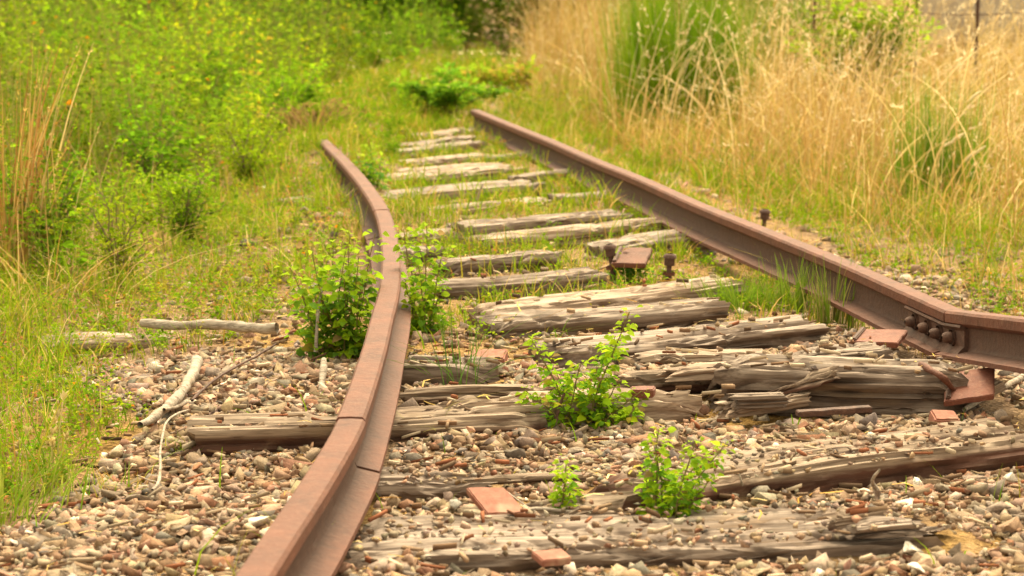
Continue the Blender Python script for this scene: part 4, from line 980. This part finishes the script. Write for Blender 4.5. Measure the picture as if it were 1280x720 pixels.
# ------------------------------------------------------------------ wall and fence behind the right verge
m, nt, out = newmat('wall_material'); v = mapping(nt, (1,1,1)); n1 = noise(nt, v, 3, 6, .65); n2 = noise(nt, v, 40, 4)
c = mixc(nt, ramp(nt, n1, [(.35,0.),(.65,1.)]), (.40,.31,.23), (.5,.41,.31)); c = mixc(nt, .3, c, ramp(nt, n2, [(.3,(.6,.6,.6)),(.7,(1.2,1.2,1.2))]), 'MULTIPLY')
p = N(nt, 'ShaderNodeBsdfPrincipled', Roughness=.9); nt.links.new(c, p.inputs['Base Color']); nt.links.new(bump(nt, n2, .4, .01), p.inputs['Normal']); nt.links.new(p.outputs[0], out.inputs[0]); M_WALL = m
def box(name, c0, c1, mat, parent=None, bev=.006):
    bm = bmesh.new(); bmesh.ops.create_cube(bm, size=1)
    for v_ in bm.verts:
        for q in range(3): v_.co[q] = (c0[q]+c1[q])/2 + v_.co[q]*(c1[q]-c0[q])
    if bev: bmesh.ops.bevel(bm, geom=list(bm.edges), offset=bev, segments=2, affect='EDGES')
    me = bpy.data.meshes.new(name); bm.to_mesh(me); bm.free(); me.materials.append(mat)
    o = bpy.data.objects.new(name, me); COL.objects.link(o)
    if parent is not None: o.parent = parent
    return o
e = empty('wall', (5.2, 21, 0), 'pale plastered wall behind the dry grass', 'wall')
box('wall_face', (-1.1,0,-.4), (6.0,.3,2.6), M_WALL, e, .02)
box('coping', (-1.15,-.05,2.603), (6.05,.35,2.72), M_WALL, e, .02)
box('plinth', (-1.12,-.06,-.4), (6.02,-.003,.62), M_WALL, e, .015)
fe = empty('wire_fence', (0,0,0), 'rusty wire fence on thin posts before the pale wall', 'fence')
gz = [G(1226,95,0), G(1098+500,100,0)]
for xq in (3.15, 3.62, 4.6, 5.6, 2.35): 
    box('post', (xq-.013, 16.3, 0), (xq+.013, 16.326, 1.6), M_RUSTD, fe, .004)
for zq in (.75, 1.1, 1.42):
    a = Acc(); xs_ = np.linspace(2.3, 5.7, 40); tubes(a, np.stack([xs_, np.full(40, 16.28), zq+.02*np.sin(xs_*3.1)], 1), .004, 5); fix(a.build('wire', M_RUSTD, parent=fe))

# ------------------------------------------------------------------ camera, light, sky
cam = bpy.data.cameras.new('camera'); co = bpy.data.objects.new('camera', cam); COL.objects.link(co)
co.location = (0, 0, HC); co.rotation_euler = (math.pi/2-A, 0, 0)
cam.lens = F/1280*36; cam.sensor_width = 36; cam.clip_end = 3000; cam.clip_start = .05
cam.dof.use_dof = True; cam.dof.focus_distance = 5.3; cam.dof.aperture_fstop = 5.6
sc.camera = co
w = bpy.data.worlds.new('World'); sc.world = w; w.use_nodes = True; nt = w.node_tree
bg = nt.nodes['Background']; sky = nt.nodes.new('ShaderNodeTexSky'); sky.sky_type = 'NISHITA'; sky.sun_disc = False
EL, AZ = math.radians(60), math.radians(12)
sky.sun_elevation = EL; sky.sun_rotation = AZ; sky.dust_density = 4; sky.air_density = 1.0
hs = nt.nodes.new('ShaderNodeHueSaturation'); hs.inputs['Saturation'].default_value = .15
nt.links.new(sky.outputs[0], hs.inputs['Color']); nt.links.new(mixc(nt, 1.0, hs.outputs[0], (1.0,.89,.60), 'MULTIPLY'), bg.inputs[0]); bg.inputs[1].default_value = .15
su = bpy.data.lights.new('sun', 'SUN'); su.energy = 1.15; su.angle = math.radians(35); su.color = (1, .87, .60)
so = bpy.data.objects.new('sun', su); COL.objects.link(so)
from mathutils import Vector
sd_ = Vector((math.sin(AZ)*math.cos(EL), math.cos(AZ)*math.cos(EL), math.sin(EL)))
so.rotation_euler = sd_.to_track_quat('Z', 'Y').to_euler(); so.location = (0,0,8)
sc.render.engine = 'CYCLES'; sc.cycles.use_denoising = True
sc.cycles.max_bounces = 8; sc.cycles.diffuse_bounces = 4; sc.cycles.transmission_bounces = 4; sc.cycles.glossy_bounces = 2
sc.view_settings.view_transform = 'Standard'; sc.view_settings.look = 'None'; sc.view_settings.gamma = 1
sc.view_settings.exposure = 1.9
